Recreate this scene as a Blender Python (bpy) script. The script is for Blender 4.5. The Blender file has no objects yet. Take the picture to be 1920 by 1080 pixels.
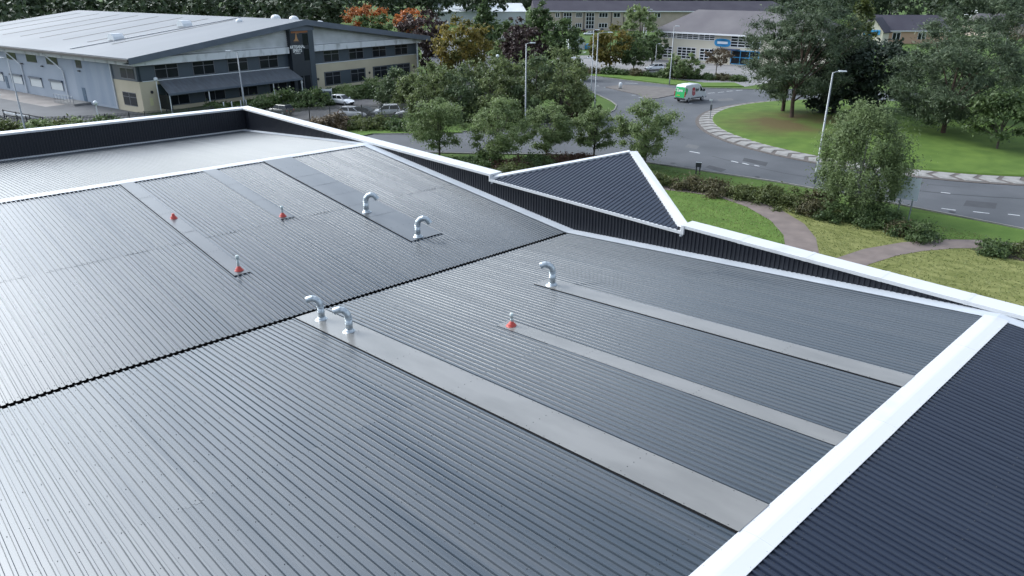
import bpy, bmesh, math, random
import numpy as np
from mathutils import Vector, Matrix

S = bpy.context.scene
C = S.collection
R = math.radians
random.seed(7)

# ------------------------------------------------------------------ camera, sky, sun, exposure
CAMZ = 17.5
FPX, PITCH, ROLL, YAW = 1367.4, 0.3923, 0.005265, 0.81504
_f = np.array([math.cos(YAW)*math.cos(PITCH), math.sin(YAW)*math.cos(PITCH), -math.sin(PITCH)])
_r0 = np.array([math.sin(YAW), -math.cos(YAW), 0.0]); _u0 = np.cross(_r0, _f)
_r = math.cos(ROLL)*_r0 + math.sin(ROLL)*_u0
_u = -math.sin(ROLL)*_r0 + math.cos(ROLL)*_u0
cam_data = bpy.data.cameras.new('camera')
cam = bpy.data.objects.new('camera', cam_data); C.objects.link(cam)
cam_data.sensor_width = 36.0; cam_data.lens = 36.0*FPX/1920.0
cam_data.clip_start = 0.1; cam_data.clip_end = 5000.0
cam.matrix_world = Matrix(((_r[0], _u[0], -_f[0], 0), (_r[1], _u[1], -_f[1], 0), (_r[2], _u[2], -_f[2], CAMZ), (0, 0, 0, 1)))
S.camera = cam

SUN_AZ, SUN_EL = R(107), R(39)      # azimuth counter-clockwise from +X, beyond the far parapet to the left
world = bpy.data.worlds.new('World'); S.world = world; world.use_nodes = True
wn = world.node_tree.nodes; wl = world.node_tree.links; wn.clear()
sky = wn.new('ShaderNodeTexSky'); sky.sky_type = 'NISHITA'; sky.sun_disc = False
sky.sun_elevation = SUN_EL; sky.sun_rotation = math.pi/2 - SUN_AZ
sky.air_density = 1.0; sky.dust_density = 4.0; sky.ozone_density = 1.0; sky.altitude = 50
hsv = wn.new('ShaderNodeHueSaturation'); hsv.inputs['Saturation'].default_value = 0.38
# thin broken cloud all over the dome
tc = wn.new('ShaderNodeTexCoord'); cl = wn.new('ShaderNodeTexNoise'); cl.inputs['Scale'].default_value = 3.0
cl.inputs['Detail'].default_value = 5; cl.inputs['Roughness'].default_value = 0.55
cr = wn.new('ShaderNodeValToRGB'); cr.color_ramp.elements[0].position = 0.40; cr.color_ramp.elements[1].position = 0.66
cr.color_ramp.elements[0].color = (0.57, 0.66, 0.76, 1); cr.color_ramp.elements[1].color = (1.27, 1.39, 1.49, 1)
mul = wn.new('ShaderNodeMixRGB'); mul.blend_type = 'MULTIPLY'; mul.inputs['Fac'].default_value = 1.0
bg = wn.new('ShaderNodeBackground'); bg.inputs['Strength'].default_value = 0.15
wo = wn.new('ShaderNodeOutputWorld')
wl.new(sky.outputs['Color'], hsv.inputs['Color']); wl.new(tc.outputs['Generated'], cl.inputs['Vector'])
wl.new(cl.outputs['Fac'], cr.inputs['Fac']); wl.new(hsv.outputs['Color'], mul.inputs['Color1'])
wl.new(cr.outputs['Color'], mul.inputs['Color2']); wl.new(mul.outputs['Color'], bg.inputs['Color'])
wl.new(bg.outputs['Background'], wo.inputs['Surface'])

sl = bpy.data.lights.new('sun', 'SUN'); sl.energy = 0.7; sl.angle = R(20); sl.color = (1.0, 0.99, 0.97)
so = bpy.data.objects.new('sun', sl); C.objects.link(so)
sd = Vector((math.cos(SUN_AZ)*math.cos(SUN_EL), math.sin(SUN_AZ)*math.cos(SUN_EL), math.sin(SUN_EL)))
so.rotation_euler = sd.to_track_quat('Z', 'Y').to_euler(); so.location = (0, 60, 80)

S.render.engine = 'CYCLES'
S.view_settings.view_transform = 'Standard'; S.view_settings.look = 'None'
S.view_settings.exposure = 1.1; S.view_settings.gamma = 1.0; S.view_settings.use_curve_mapping = False
S.cycles.max_bounces = 6; S.cycles.transparent_max_bounces = 4
S.cycles.caustics_reflective = False; S.cycles.caustics_refractive = False

# ------------------------------------------------------------------ helpers
def ray(x, y): return _r*(x-960) - _u*(y-540) + _f*FPX
def Z(x, y, z=0.0):                      # the spot at height z that a photograph pixel looks at
    d = ray(x, y); s = (z-CAMZ)/d[2]; return np.array([d[0]*s, d[1]*s])
def G(x, y): return Z(x, y, 0.0)
def height_at(base, px, py):             # height above a ground spot
    d = ray(px, py); return CAMZ + d[2]*np.hypot(*base)/np.hypot(d[0], d[1])
def ppm(base):                           # photograph pixels per metre at a ground spot
    return FPX/float(np.dot(np.array([base[0], base[1], -CAMZ]), _f))

MATS = {}
def mat(name, col, rough=0.6, metal=0.0, spec=0.5, col2=None, nscale=1.0, ndetail=4, bump=0.0, bscale=None, stretch=None, coat=0.0, ior=None, pos=(0.35, 0.7), rand=False):
    if name in MATS: return MATS[name]
    m = bpy.data.materials.new(name); m.use_nodes = True
    n = m.node_tree.nodes; l = m.node_tree.links; b = n['Principled BSDF']
    b.inputs['Base Color'].default_value = (*col, 1); b.inputs['Roughness'].default_value = rough
    b.inputs['Metallic'].default_value = metal; b.inputs['Specular IOR Level'].default_value = spec
    b.inputs['Coat Weight'].default_value = coat
    if ior: b.inputs['IOR'].default_value = ior
    if col2 is not None or bump:
        t = n.new('ShaderNodeTexCoord'); mp = n.new('ShaderNodeMapping'); l.new(t.outputs['Object'], mp.inputs['Vector'])
        if stretch: mp.inputs['Scale'].default_value = stretch
        if rand:
            oi = n.new('ShaderNodeObjectInfo'); mu = n.new('ShaderNodeMath'); mu.operation = 'MULTIPLY'; mu.inputs[1].default_value = 137.0
            l.new(oi.outputs['Random'], mu.inputs[0]); l.new(mu.outputs['Value'], mp.inputs['Location'])
    if col2 is not None:
        no = n.new('ShaderNodeTexNoise'); no.inputs['Scale'].default_value = nscale; no.inputs['Detail'].default_value = ndetail
        l.new(mp.outputs['Vector'], no.inputs['Vector'])
        rp = n.new('ShaderNodeValToRGB'); rp.color_ramp.elements[0].position = pos[0]; rp.color_ramp.elements[1].position = pos[1]
        rp.color_ramp.elements[0].color = (*col, 1); rp.color_ramp.elements[1].color = (*col2, 1)
        l.new(no.outputs['Fac'], rp.inputs['Fac']); l.new(rp.outputs['Color'], b.inputs['Base Color'])
    if bump:
        nb = n.new('ShaderNodeTexNoise'); nb.inputs['Scale'].default_value = bscale or nscale*4; nb.inputs['Detail'].default_value = 3
        l.new(mp.outputs['Vector'], nb.inputs['Vector'])
        bp = n.new('ShaderNodeBump'); bp.inputs['Strength'].default_value = bump; bp.inputs['Distance'].default_value = 0.05
        l.new(nb.outputs['Fac'], bp.inputs['Height']); l.new(bp.outputs['Normal'], b.inputs['Normal'])
    MATS[name] = m; return m

def leafmat(name, dark, light, trans=0.25):
    if name in MATS: return MATS[name]
    m = bpy.data.materials.new(name); m.use_nodes = True
    n = m.node_tree.nodes; l = m.node_tree.links; b = n['Principled BSDF']; out = n['Material Output']
    a = n.new('ShaderNodeAttribute'); a.attribute_name = 'tint'
    mx = n.new('ShaderNodeMixRGB'); mx.inputs['Color1'].default_value = (*dark, 1); mx.inputs['Color2'].default_value = (*light, 1)
    l.new(a.outputs['Fac'], mx.inputs['Fac']); l.new(mx.outputs['Color'], b.inputs['Base Color'])
    b.inputs['Roughness'].default_value = 0.55; b.inputs['Specular IOR Level'].default_value = 0.35
    tr = n.new('ShaderNodeBsdfTranslucent'); l.new(mx.outputs['Color'], tr.inputs['Color'])
    ms = n.new('ShaderNodeMixShader'); ms.inputs['Fac'].default_value = trans
    l.new(b.outputs['BSDF'], ms.inputs[1]); l.new(tr.outputs['BSDF'], ms.inputs[2]); l.new(ms.outputs['Shader'], out.inputs['Surface'])
    MATS[name] = m; return m

class MB:
    def __init__(s): s.v = []; s.f = []
    def poly(s, pts):
        i = len(s.v); s.v += [tuple(map(float, p)) for p in pts]; s.f.append(tuple(range(i, i+len(pts)))); return s
    def hexa(s, p):      # 8 corners: bottom 4 ccw, top 4 ccw
        i = len(s.v); s.v += [tuple(map(float, q)) for q in p]
        s.f += [(i+3, i+2, i+1, i), (i+4, i+5, i+6, i+7)] + [(i+a, i+(a+1) % 4, i+4+(a+1) % 4, i+4+a) for a in range(4)]; return s
    def box(s, x0, x1, y0, y1, z0, z1):
        return s.hexa([(x0, y0, z0), (x1, y0, z0), (x1, y1, z0), (x0, y1, z0), (x0, y0, z1), (x1, y0, z1), (x1, y1, z1), (x0, y1, z1)])
    def prism(s, pts, z0, z1):
        n = len(pts); i = len(s.v)
        s.v += [(float(p[0]), float(p[1]), z0) for p in pts] + [(float(p[0]), float(p[1]), z1) for p in pts]
        s.f += [tuple(i+n-1-k for k in range(n)), tuple(i+n+k for k in range(n))]
        s.f += [(i+k, i+(k+1) % n, i+n+(k+1) % n, i+n+k) for k in range(n)]; return s
    def xprism(s, pts, x0, x1):          # polygon in (y,z) extruded along x
        n = len(pts); i = len(s.v)
        s.v += [(x0, float(p[0]), float(p[1])) for p in pts] + [(x1, float(p[0]), float(p[1])) for p in pts]
        s.f += [tuple(i+n-1-k for k in range(n)), tuple(i+n+k for k in range(n))]
        s.f += [(i+k, i+(k+1) % n, i+n+(k+1) % n, i+n+k) for k in range(n)]; return s
    def yprism(s, pts, y0, y1):          # polygon in (x,z) extruded along y
        n = len(pts); i = len(s.v)
        s.v += [(float(p[0]), y0, float(p[1])) for p in pts] + [(float(p[0]), y1, float(p[1])) for p in pts]
        s.f += [tuple(i+k for k in range(n)), tuple(i+2*n-1-k for k in range(n))]
        s.f += [(i+(k+1) % n, i+k, i+n+k, i+n+(k+1) % n) for k in range(n)]; return s
    def tube(s, pts, rad, n=8, cap=True):
        P = [Vector(p) for p in pts]; k = len(P)
        if not hasattr(rad, '__len__'): rad = [rad]*k
        i0 = len(s.v); ref = None
        for a in range(k):
            t = (P[min(a+1, k-1)] - P[max(a-1, 0)]).normalized()
            if ref is None:
                ref = Vector((1, 0, 0)) if abs(t.x) < 0.9 else Vector((0, 1, 0))
            u = (ref - t*ref.dot(t)).normalized(); w = t.cross(u); ref = u
            for b in range(n):
                g = 2*math.pi*b/n; q = P[a] + (u*math.cos(g) + w*math.sin(g))*rad[a]; s.v.append(tuple(q))
        for a in range(k-1):
            for b in range(n):
                c = (b+1) % n; s.f.append((i0+a*n+b, i0+a*n+c, i0+(a+1)*n+c, i0+(a+1)*n+b))
        if cap:
            s.f.append(tuple(i0+n-1-b for b in range(n))); s.f.append(tuple(i0+(k-1)*n+b for b in range(n)))
        return s
    def lathe(s, prof, n=16, c=(0, 0, 0)):
        i0 = len(s.v)
        for (r, z) in prof:
            for b in range(n):
                g = 2*math.pi*b/n; s.v.append((c[0]+r*math.cos(g), c[1]+r*math.sin(g), c[2]+z))
        for a in range(len(prof)-1):
            for b in range(n):
                d = (b+1) % n; s.f.append((i0+a*n+b, i0+a*n+d, i0+(a+1)*n+d, i0+(a+1)*n+b))
        s.f.append(tuple(i0+n-1-b for b in range(n))); s.f.append(tuple(i0+(len(prof)-1)*n+b for b in range(n))); return s
    def xf(s, M, start=0):
        s.v[start:] = [tuple(M @ Vector(p)) for p in s.v[start:]]; return s
    def mesh(s, name, m=None, smooth=False):
        me = bpy.data.meshes.new(name); me.from_pydata(s.v, [], s.f); me.update()
        if m: me.materials.append(m)
        if smooth: me.polygons.foreach_set('use_smooth', [True]*len(me.polygons))
        return me
    def build(s, name, m, parent=None, smooth=False, loc=None, bevel=0.0, seg=2):
        me = s.mesh(name, m, smooth)
        if bevel:
            bm = bmesh.new(); bm.from_mesh(me); bmesh.ops.remove_doubles(bm, verts=bm.verts, dist=1e-5)
            bmesh.ops.bevel(bm, geom=bm.edges[:], offset=bevel, segments=seg, affect='EDGES', profile=0.5, clamp_overlap=True)
            bm.to_mesh(me); bm.free()
        return put(name, me, parent, loc)

def put(name, me, parent=None, loc=None, rot=None):
    o = bpy.data.objects.new(name, me); C.objects.link(o)
    if parent: o.parent = parent
    if loc is not None: o.location = loc
    if rot is not None: o.rotation_euler = rot
    return o
def tag(o, label, cat, group=None, kind=None):
    o['label'] = label; o['category'] = cat
    if group: o['group'] = group
    if kind: o['kind'] = kind
    return o
def thing(name, label, cat, loc=(0, 0, 0), rz=0.0, group=None):
    o = bpy.data.objects.new(name, None); C.objects.link(o); o.location = loc; o.rotation_euler = (0, 0, rz); o.empty_display_size = 0.3
    return tag(o, label, cat, group)
def struct(name, mb, m, label=None):
    o = mb.build(name, m); o['kind'] = 'structure'
    if label: o['label'] = label
    return o
def copy_tree(o, parent=None):
    c = o.copy(); C.objects.link(c); c.parent = parent
    for ch in list(o.children): copy_tree(ch, c)
    return c
def text_mesh(txt, size, bold=0.0):
    cu = bpy.data.curves.new('lettering', 'FONT'); cu.body = txt; cu.size = size; cu.align_x = 'CENTER'; cu.align_y = 'CENTER'
    cu.extrude = 0.004; cu.offset = bold; cu.resolution_u = 3
    ob = bpy.data.objects.new('lettering', cu); C.objects.link(ob)
    dg = bpy.context.evaluated_depsgraph_get(); me = bpy.data.meshes.new_from_object(ob.evaluated_get(dg))
    bpy.data.objects.remove(ob); return me

# ------------------------------------------------------------------ materials
m_roof = mat('coated_roof_steel', (0.024, 0.036, 0.050), 0.25, 0.0, 0.5, (0.046, 0.056, 0.068), 0.9, 6, stretch=(2.5, 0.13, 1), ior=1.84, rand=True, pos=(0.3, 0.75))
_n = m_roof.node_tree.nodes; _l = m_roof.node_tree.links; _nz = [q for q in _n if q.bl_idname == 'ShaderNodeTexNoise'][0]
_mp = _n.new('ShaderNodeMapRange'); _mp.inputs['From Min'].default_value = 0.3; _mp.inputs['From Max'].default_value = 0.7; _mp.inputs['To Min'].default_value = 0.19; _mp.inputs['To Max'].default_value = 0.33
_l.new(_nz.outputs['Fac'], _mp.inputs['Value']); _l.new(_mp.outputs['Result'], _n['Principled BSDF'].inputs['Roughness'])
m_roofw = mat('weathered_roof_steel', (0.024, 0.036, 0.050), 0.40, 0.0, 0.5, (0.046, 0.056, 0.068), 0.9, 5, stretch=(2.5, 0.13, 1), ior=2.4, rand=True, pos=(0.3, 0.75))
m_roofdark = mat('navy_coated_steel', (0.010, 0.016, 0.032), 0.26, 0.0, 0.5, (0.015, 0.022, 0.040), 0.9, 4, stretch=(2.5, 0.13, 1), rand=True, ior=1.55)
m_clad = mat('dark_wall_cladding', (0.012, 0.014, 0.020), 0.42, 0, 0.4, (0.016, 0.018, 0.025), 0.8)
m_white = mat('white_coated_trim', (0.56, 0.565, 0.575), 0.38, 0, 0.5, (0.37, 0.37, 0.375), 0.7, 9, rand=True, stretch=(1, 1, 0.5), pos=(0.6, 0.98))
m_flash = mat('pale_grey_flashing', (0.47, 0.50, 0.54), 0.36, 0, 0.5, (0.41, 0.44, 0.48), 0.7, 4)
m_black = mat('black_foam', (0.004, 0.004, 0.005), 0.9)
m_screw = mat('dark_screw', (0.02, 0.022, 0.026), 0.5)
m_galv = mat('galvanised_steel', (0.58, 0.62, 0.64), 0.42, 0.75, 0.5, (0.36, 0.40, 0.43), 9, 6)
m_red = mat('red_rubber', (0.46, 0.055, 0.04), 0.5)
m_pvc = mat('pale_plastic', (0.48, 0.54, 0.53), 0.4)
m_hole = mat('pipe_inside', (0.05, 0.055, 0.06), 0.8)

# ================================================================== ground, roads, paths
m_grass = mat('grass', (0.045, 0.085, 0.016), 0.9, 0, 0.2, (0.085, 0.135, 0.028), 0.13, 8, bump=0.6, bscale=6, pos=(0.3, 0.72))
m_lawn = mat('mown_lawn', (0.074, 0.134, 0.024), 0.9, 0, 0.2, (0.110, 0.176, 0.036), 0.5, 8, bump=0.5, bscale=8, pos=(0.3, 0.7))
m_dry = mat('rough_lawn', (0.120, 0.135, 0.040), 0.95, 0, 0.15, (0.220, 0.225, 0.085), 0.75, 10, bump=0.9, bscale=4, stretch=(2.2, 0.7, 1), pos=(0.32, 0.68))
m_asph = mat('asphalt', (0.062, 0.066, 0.074), 0.78, 0, 0.45, (0.104, 0.108, 0.118), 0.16, 10, bump=0.15, bscale=30, pos=(0.3, 0.7))
m_asph2 = mat('old_asphalt', (0.085, 0.085, 0.092), 0.85, 0, 0.35, (0.135, 0.13, 0.128), 0.2, 8)
m_tar = mat('tar_seam', (0.022, 0.023, 0.027), 0.7)
m_path = mat('red_path', (0.150, 0.122, 0.112), 0.9, 0, 0.3, (0.205, 0.166, 0.150), 0.9, 8, bump=0.1, bscale=30)
m_kerb = mat('concrete_kerb', (0.26, 0.25, 0.235), 0.9, 0, 0.3, (0.18, 0.175, 0.165), 1.2, 6)
m_paint = mat('road_paint', (0.62, 0.63, 0.64), 0.7, 0, 0.3, (0.30, 0.31, 0.33), 3, 6, pos=(0.45, 0.75))
m_brickdark = mat('dark_setts', (0.10, 0.088, 0.082), 0.9, 0, 0.3, (0.14, 0.12, 0.11), 3, 6)
m_slab = mat('pale_setts', (0.30, 0.288, 0.275), 0.9, 0, 0.3, (0.19, 0.185, 0.175), 1.6, 8)
m_soil = mat('soil', (0.045, 0.036, 0.028), 0.95, 0, 0.2, (0.075, 0.06, 0.045), 1.5, 6)

g = MB(); NG = 24
for i in range(NG):
    for j in range(NG):
        x0 = -1400+2800*i/NG; x1 = -1400+2800*(i+1)/NG; y0 = -1400+2800*j/NG; y1 = -1400+2800*(j+1)/NG
        g.poly([(x0, y0, 0), (x1, y0, 0), (x1, y1, 0), (x0, y1, 0)])
struct('ground', g, m_grass)

ISL = np.array([106.4, 33.7])
near_edge = [(67, -60), (67, 12), (67, 25), (66.5, 33), (65, 41), (63.6, 48), (60, 55.5), (53.4, 62), (46.6, 69.5), (40, 75.5), (20, 93), (-30, 135)]
far_edge = [(-25, 146), (26, 102.5), (50.5, 80.4), (54.5, 76.8), (62, 73), (70, 70.8), (80, 69.6)] + [tuple(G(*p)) for p in ((1120, 217), (1143, 212), (1153, 207), (1157, 198), (1147, 190), (1130, 182), (1108, 172))] + [(100, 112), (112, 150), (140, 190)]
north_edge = [(152, 182), (133, 146), (123.5, 118), (121.6, 104.7), (121.2, 95), (121, 85), (122, 79), (125.5, 74)]
ring = [tuple(ISL + 42.0*np.array([math.cos(a), math.sin(a)])) for a in np.radians(np.arange(58, -125, -6))]
outline = near_edge + far_edge + north_edge + ring + [(84, -20), (84, -60)]
struct('road', MB().poly([(x, y, 0.012) for x, y in outline]), m_asph)
def strip(mb, pts, w, z0, z1, side=1):
    P = [np.array(p, float) for p in pts]
    off = []
    for i, p in enumerate(P):
        t = P[min(i+1, len(P)-1)] - P[max(i-1, 0)]; t /= np.linalg.norm(t); off.append(p + side*w*np.array([-t[1], t[0]]))
    for i in range(len(P)-1):
        a, b, c, d = P[i], P[i+1], off[i+1], off[i]
        q = [a, b, c, d] if side > 0 else [d, c, b, a]
        mb.hexa([(*p, z0) for p in q] + [(*p, z1) for p in q])
def smooth_line(pts, n=6):
    P = [np.array(p, float) for p in pts]; out = []
    for i in range(len(P)-1):
        p0 = P[max(i-1, 0)]; p1 = P[i]; p2 = P[i+1]; p3 = P[min(i+2, len(P)-1)]
        for k in range(n):
            t = k/n; out.append(0.5*((2*p1)+(-p0+p2)*t+(2*p0-5*p1+4*p2-p3)*t*t+(-p0+3*p1-3*p2+p3)*t**3))
    out.append(P[-1]); return out
for nm, e in (('kerb', near_edge), ('kerb', far_edge), ('kerb', north_edge + ring)):
    k = MB(); strip(k, e, 0.16, 0.0, 0.125); struct(nm, k, m_kerb)

# neighbour's yard and car parks
NA = R(11.95); ND = np.array([math.cos(NA), math.sin(NA)]); NN = np.array([-math.sin(NA), math.cos(NA)]); NP0 = np.array([35.1, 115.8])
def NW(u, v): return NP0 + ND*u + NN*v
struct('service_yard', MB().poly([(*NW(*p), 0.008) for p in ((-30, -2.5), (-0.05, -4), (-0.05, 80), (-30, 80))]), m_asph)
struct('car_park', MB().poly([(*NW(*p), 0.008) for p in ((6, -29.5), (60, -36), (60, -8), (8, -4))]), m_asph2)
struct('loading_apron', MB().poly([(*NW(*p), 0.016) for p in ((-5.5, 18), (-0.06, 18), (-0.06, 60), (-5.5, 60))]), mat('concrete_apron', (0.22, 0.20, 0.19), 0.9, 0, 0.3, (0.30, 0.275, 0.26), 0.4, 6))
struct('office_car_park', MB().poly([(*p, 0.008) for p in ((130, 74), (132, 116), (150, 146), (172, 128), (166, 74))]), mat('pale_paving', (0.20, 0.195, 0.195), 0.9, 0, 0.3, (0.27, 0.26, 0.26), 0.3, 6))
struct('office_drive', MB().poly([(*p, 0.010) for p in ((138, 186), (152, 182), (141, 158), (240, 240), (300, 190), (290, 235), (225, 270))]), m_asph2)
# splitter paving between the lanes
sp = [tuple(G(*p)) for p in ((1135, 164), (1160, 170), (1197, 178), (1211, 186), (1232, 185), (1262, 179), (1285, 170), (1255, 165), (1200, 161), (1160, 160))]
struct('splitter_island', MB().prism(sp[::-1], 0.0, 0.10), mat('brown_paving', (0.125, 0.112, 0.105), 0.9, 0, 0.3, (0.165, 0.15, 0.14), 0.8, 6))

# roundabout: ring kerb, dark setts, pale chevron slabs, domed lawn
k = MB(); a = np.radians(np.arange(0, 361, 4)); ringp = lambda r: [tuple(ISL+r*np.array([math.cos(t), math.sin(t)])) for t in a]
strip(k, ringp(29.35), 0.35, 0.0, 0.06); struct('kerb', k, m_brickdark)
ap = MB(); i0 = ringp(29.0); i1 = ringp(26.1)
for i in range(len(a)-1): ap.poly([(*i0[i], 0.06), (*i0[i+1], 0.06), (*i1[i+1], 0.17), (*i1[i], 0.17)])
apron = struct('roundabout_apron', ap, m_brickdark)
def ringpt(r, t, dz): return (*(ISL + r*np.array([math.cos(t), math.sin(t)])), 0.06 + (29.0-r)/2.9*0.11 + dz)
NCH = 84; dt = 2*math.pi/NCH; rm = 27.55
ch = MB(); arrow, w = 0.36*dt, 0.76*dt
A = [(28.85, 0.0), (28.85, w), (rm, w-arrow), (26.3, w), (26.3, 0.0), (rm, -arrow)]
pts = []
for (rr, t) in A: pts.append((rr*math.cos(t), rr*math.sin(t), 0.06+(29.0-rr)/2.9*0.11))
i = len(ch.v); ch.v += [(p[0], p[1], p[2]+0.004) for p in pts] + [(p[0], p[1], p[2]+0.035) for p in pts]
ch.f += [(6, 7, 8, 11), (8, 9, 10, 11)] + [(k_, (k_+1) % 6, 6+(k_+1) % 6, 6+k_) for k_ in range(6)]
chm = ch.mesh('chevron_slab', m_slab)
for q in range(NCH):
    o = put('chevron_slab', chm, apron, (ISL[0], ISL[1], 0), (0, 0, q*dt+0.02))
lw = MB(); rr = [26.9, 26.7, 22, 16, 10, 4]; hh = [0.10, 0.24, 0.44, 0.70, 0.85, 0.9]; LC_ = ISL+np.array([0.9, 0.8]); ringl = lambda r: [tuple(LC_+r*np.array([math.cos(t), math.sin(t)])) for t in a]
for s_ in range(len(rr)-1):
    p0 = ringl(rr[s_]); p1 = ringl(rr[s_+1])
    for i in range(len(a)-1): lw.poly([(*p0[i], hh[s_]), (*p0[i+1], hh[s_]), (*p1[i+1], hh[s_+1]), (*p1[i], hh[s_+1])])
lw.poly([(*p, hh[-1]) for p in ringl(rr[-1])[:-1]])
# lawn with a needle-littered brown patch under the pines
m_isl = mat('island_lawn', (0.068, 0.118, 0.022), 0.9, 0, 0.2, (0.106, 0.166, 0.032), 0.5, 8, bump=0.4, bscale=8)
_n = m_isl.node_tree.nodes; _l = m_isl.node_tree.links
_tc = _n.new('ShaderNodeTexCoord'); _no = _n.new('ShaderNodeTexNoise'); _no.inputs['Scale'].default_value = 0.16; _no.inputs['Detail'].default_value = 5
_l.new(_tc.outputs['Object'], _no.inputs['Vector'])
_vm = _n.new('ShaderNodeVectorMath'); _vm.operation = 'DISTANCE'; _vm.inputs[1].default_value = (97, 46, 0.5); _l.new(_tc.outputs['Object'], _vm.inputs[0])
_mr = _n.new('ShaderNodeMapRange'); _mr.inputs['From Min'].default_value = 12; _mr.inputs['From Max'].default_value = 5; _l.new(_vm.outputs['Value'], _mr.inputs['Value'])
_mm = _n.new('ShaderNodeMath'); _mm.operation = 'MULTIPLY'; _l.new(_mr.outputs['Result'], _mm.inputs[0])
_rp = _n.new('ShaderNodeValToRGB'); _rp.color_ramp.elements[0].position = 0.30; _rp.color_ramp.elements[1].position = 0.5; _l.new(_no.outputs['Fac'], _rp.inputs['Fac']); _l.new(_rp.outputs['Color'], _mm.inputs[1])
_mx = _n.new('ShaderNodeMixRGB'); _l.new(_mm.outputs['Value'], _mx.inputs['Fac']); _mx.inputs['Color2'].default_value = (0.095, 0.075, 0.03, 1)
_b = _n['Principled BSDF']; _src = _b.inputs['Base Color'].links[0].from_socket; _l.new(_src, _mx.inputs['Color1']); _l.new(_mx.outputs['Color'], _b.inputs['Base Color'])
struct('roundabout_lawn', lw, m_isl)

# foot paths and lawns in front of the building
pa_up = [(1180, 338), (1250, 349), (1330, 360), (1400, 372), (1460, 391), (1508, 420), (1530, 447), (1536, 478), (1532, 520)]
pa_lo = [(1450, 510), (1472, 462), (1469, 441), (1445, 414), (1400, 388), (1345, 369), (1290, 361), (1245, 356), (1180, 346)]
pa = [tuple(G(*p)) for p in pa_up + pa_lo]
struct('foot_path', MB().poly([(*p, 0.02) for p in pa]), m_path)
pb_up = [(1480, 530), (1560, 487), (1620, 467), (1690, 455), (1760, 449), (1830, 450), (1920, 458), (1990, 470), (2150, 505), (2400, 580)]
pb_lo = [(2400, 625), (2150, 533), (1990, 490), (1920, 474), (1850, 466), (1790, 466), (1730, 471), (1680, 480), (1630, 496), (1570, 530)]
pbw = [tuple(G(*p)) for p in pb_up + pb_lo]
struct('foot_path', MB().poly([(*p, 0.024) for p in pbw]), m_path)
def sheet(name, px, z, m): struct(name, MB().poly([(*G(*p), z) for p in px]), m)
sheet('lawn', pa_lo[::-1] + [(1420, 560), (1180, 420)], 0.008, m_lawn)
sheet('lawn', [(1440, 380), (1500, 386), (1620, 398), (1690, 425), (1700, 454), (1620, 467), (1560, 487), (1536, 505)] + pa_up[8:3:-1], 0.008, m_dry)
struct('lawn', MB().poly([(*G(*p), 0.006) for p in pb_lo] + [(28.2, 14.0, 0.006), (28.2, -50.0, 0.006), (58.0, -50.0, 0.006)]), m_dry)
sheet('lawn', [(1700, 396), (1780, 405), (1850, 417), (1920, 430), (2150, 480), (2150, 503), (1990, 468), (1920, 456), (1830, 448), (1700, 450)], 0.008, m_lawn)
sheet('road_verge', [(560, 262), (640, 244), (770, 243), (860, 246), (870, 250), (770, 251), (700, 252), (640, 264)], 0.13, m_lawn)
vg = MB(); strip(vg, [tuple(G(*p)) for p in ((1100, 141.5), (1160, 147), (1250, 158), (1300, 163), (1395, 163))], 6.0, 0.0, 0.14, 1); struct('road_verge', vg, m_lawn)

# lane markings
mk = 0
def dash(p, q, w=0.14):
    a_ = G(*p); b_ = G(*q); t = (b_-a_)/np.linalg.norm(b_-a_); n_ = np.array([-t[1], t[0]])*w/2
    o = MB().poly([(*(a_-n_), 0.02), (*(b_-n_), 0.02), (*(b_+n_), 0.02), (*(a_+n_), 0.02)]).build('lane_marking', m_paint); o['kind'] = 'structure'
for p, q in (((1765, 391), (1792, 394.5)), ((1824, 397), (1855, 400.5)), ((1890, 402), (1912, 404.5)), ((1684, 384), (1694, 386)),
             ((1293, 284), (1312, 287.5)), ((1371, 302), (1384, 305)), ((1392, 306), (1404, 309)), ((1414, 310), (1424, 312)),
             ((1764, 361), (1782, 363)), ((1290, 172), (1304, 171)), ((1327, 175), (1340, 174)), ((1346, 173.5), (1358, 172.5)), ((1362, 171.5), (1374, 170.5)), ((1380, 170), (1392, 169)),
             ((1172, 155.5), (1196, 157)), ((1132, 163.5), (1142, 164)), ((1118, 161), (1124, 161.6)), ((1184, 178.5), (1192, 179)), ((1197, 183), (1206, 182)), ((1146, 221), (1156, 219)), ((1292, 194), (1299, 193.6)),
             ((1090, 96), (1099, 97.5)), ((1093, 99.5), (1099, 97.5))): dash(p, q, 0.22 if p[0] < 1400 else 0.16)
def seam(pts, w):
    mb = MB(); P = [G(*p) for p in pts]
    for i in range(len(P)-1):
        t = (P[i+1]-P[i]); t = t/np.linalg.norm(t); n_ = np.array([-t[1], t[0]])*w/2
        mb.poly([(*(P[i]-n_), 0.016), (*(P[i+1]-n_), 0.016), (*(P[i+1]+n_), 0.016), (*(P[i]+n_), 0.016)])
    struct('tar_seam', mb, m_tar)
seam([(1335, 293), (1400, 310), (1470, 325), (1525, 334)], 0.14); seam([(1715, 357), (1780, 364), (1850, 369), (1940, 374)], 0.18); seam([(1740, 346), (1800, 351)], 0.12)
seam([(1120, 240), (1180, 243), (1250, 250), (1300, 262)], 0.1); seam([(1100, 226), (1150, 217), (1200, 200), (1240, 196)], 0.1)

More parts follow.
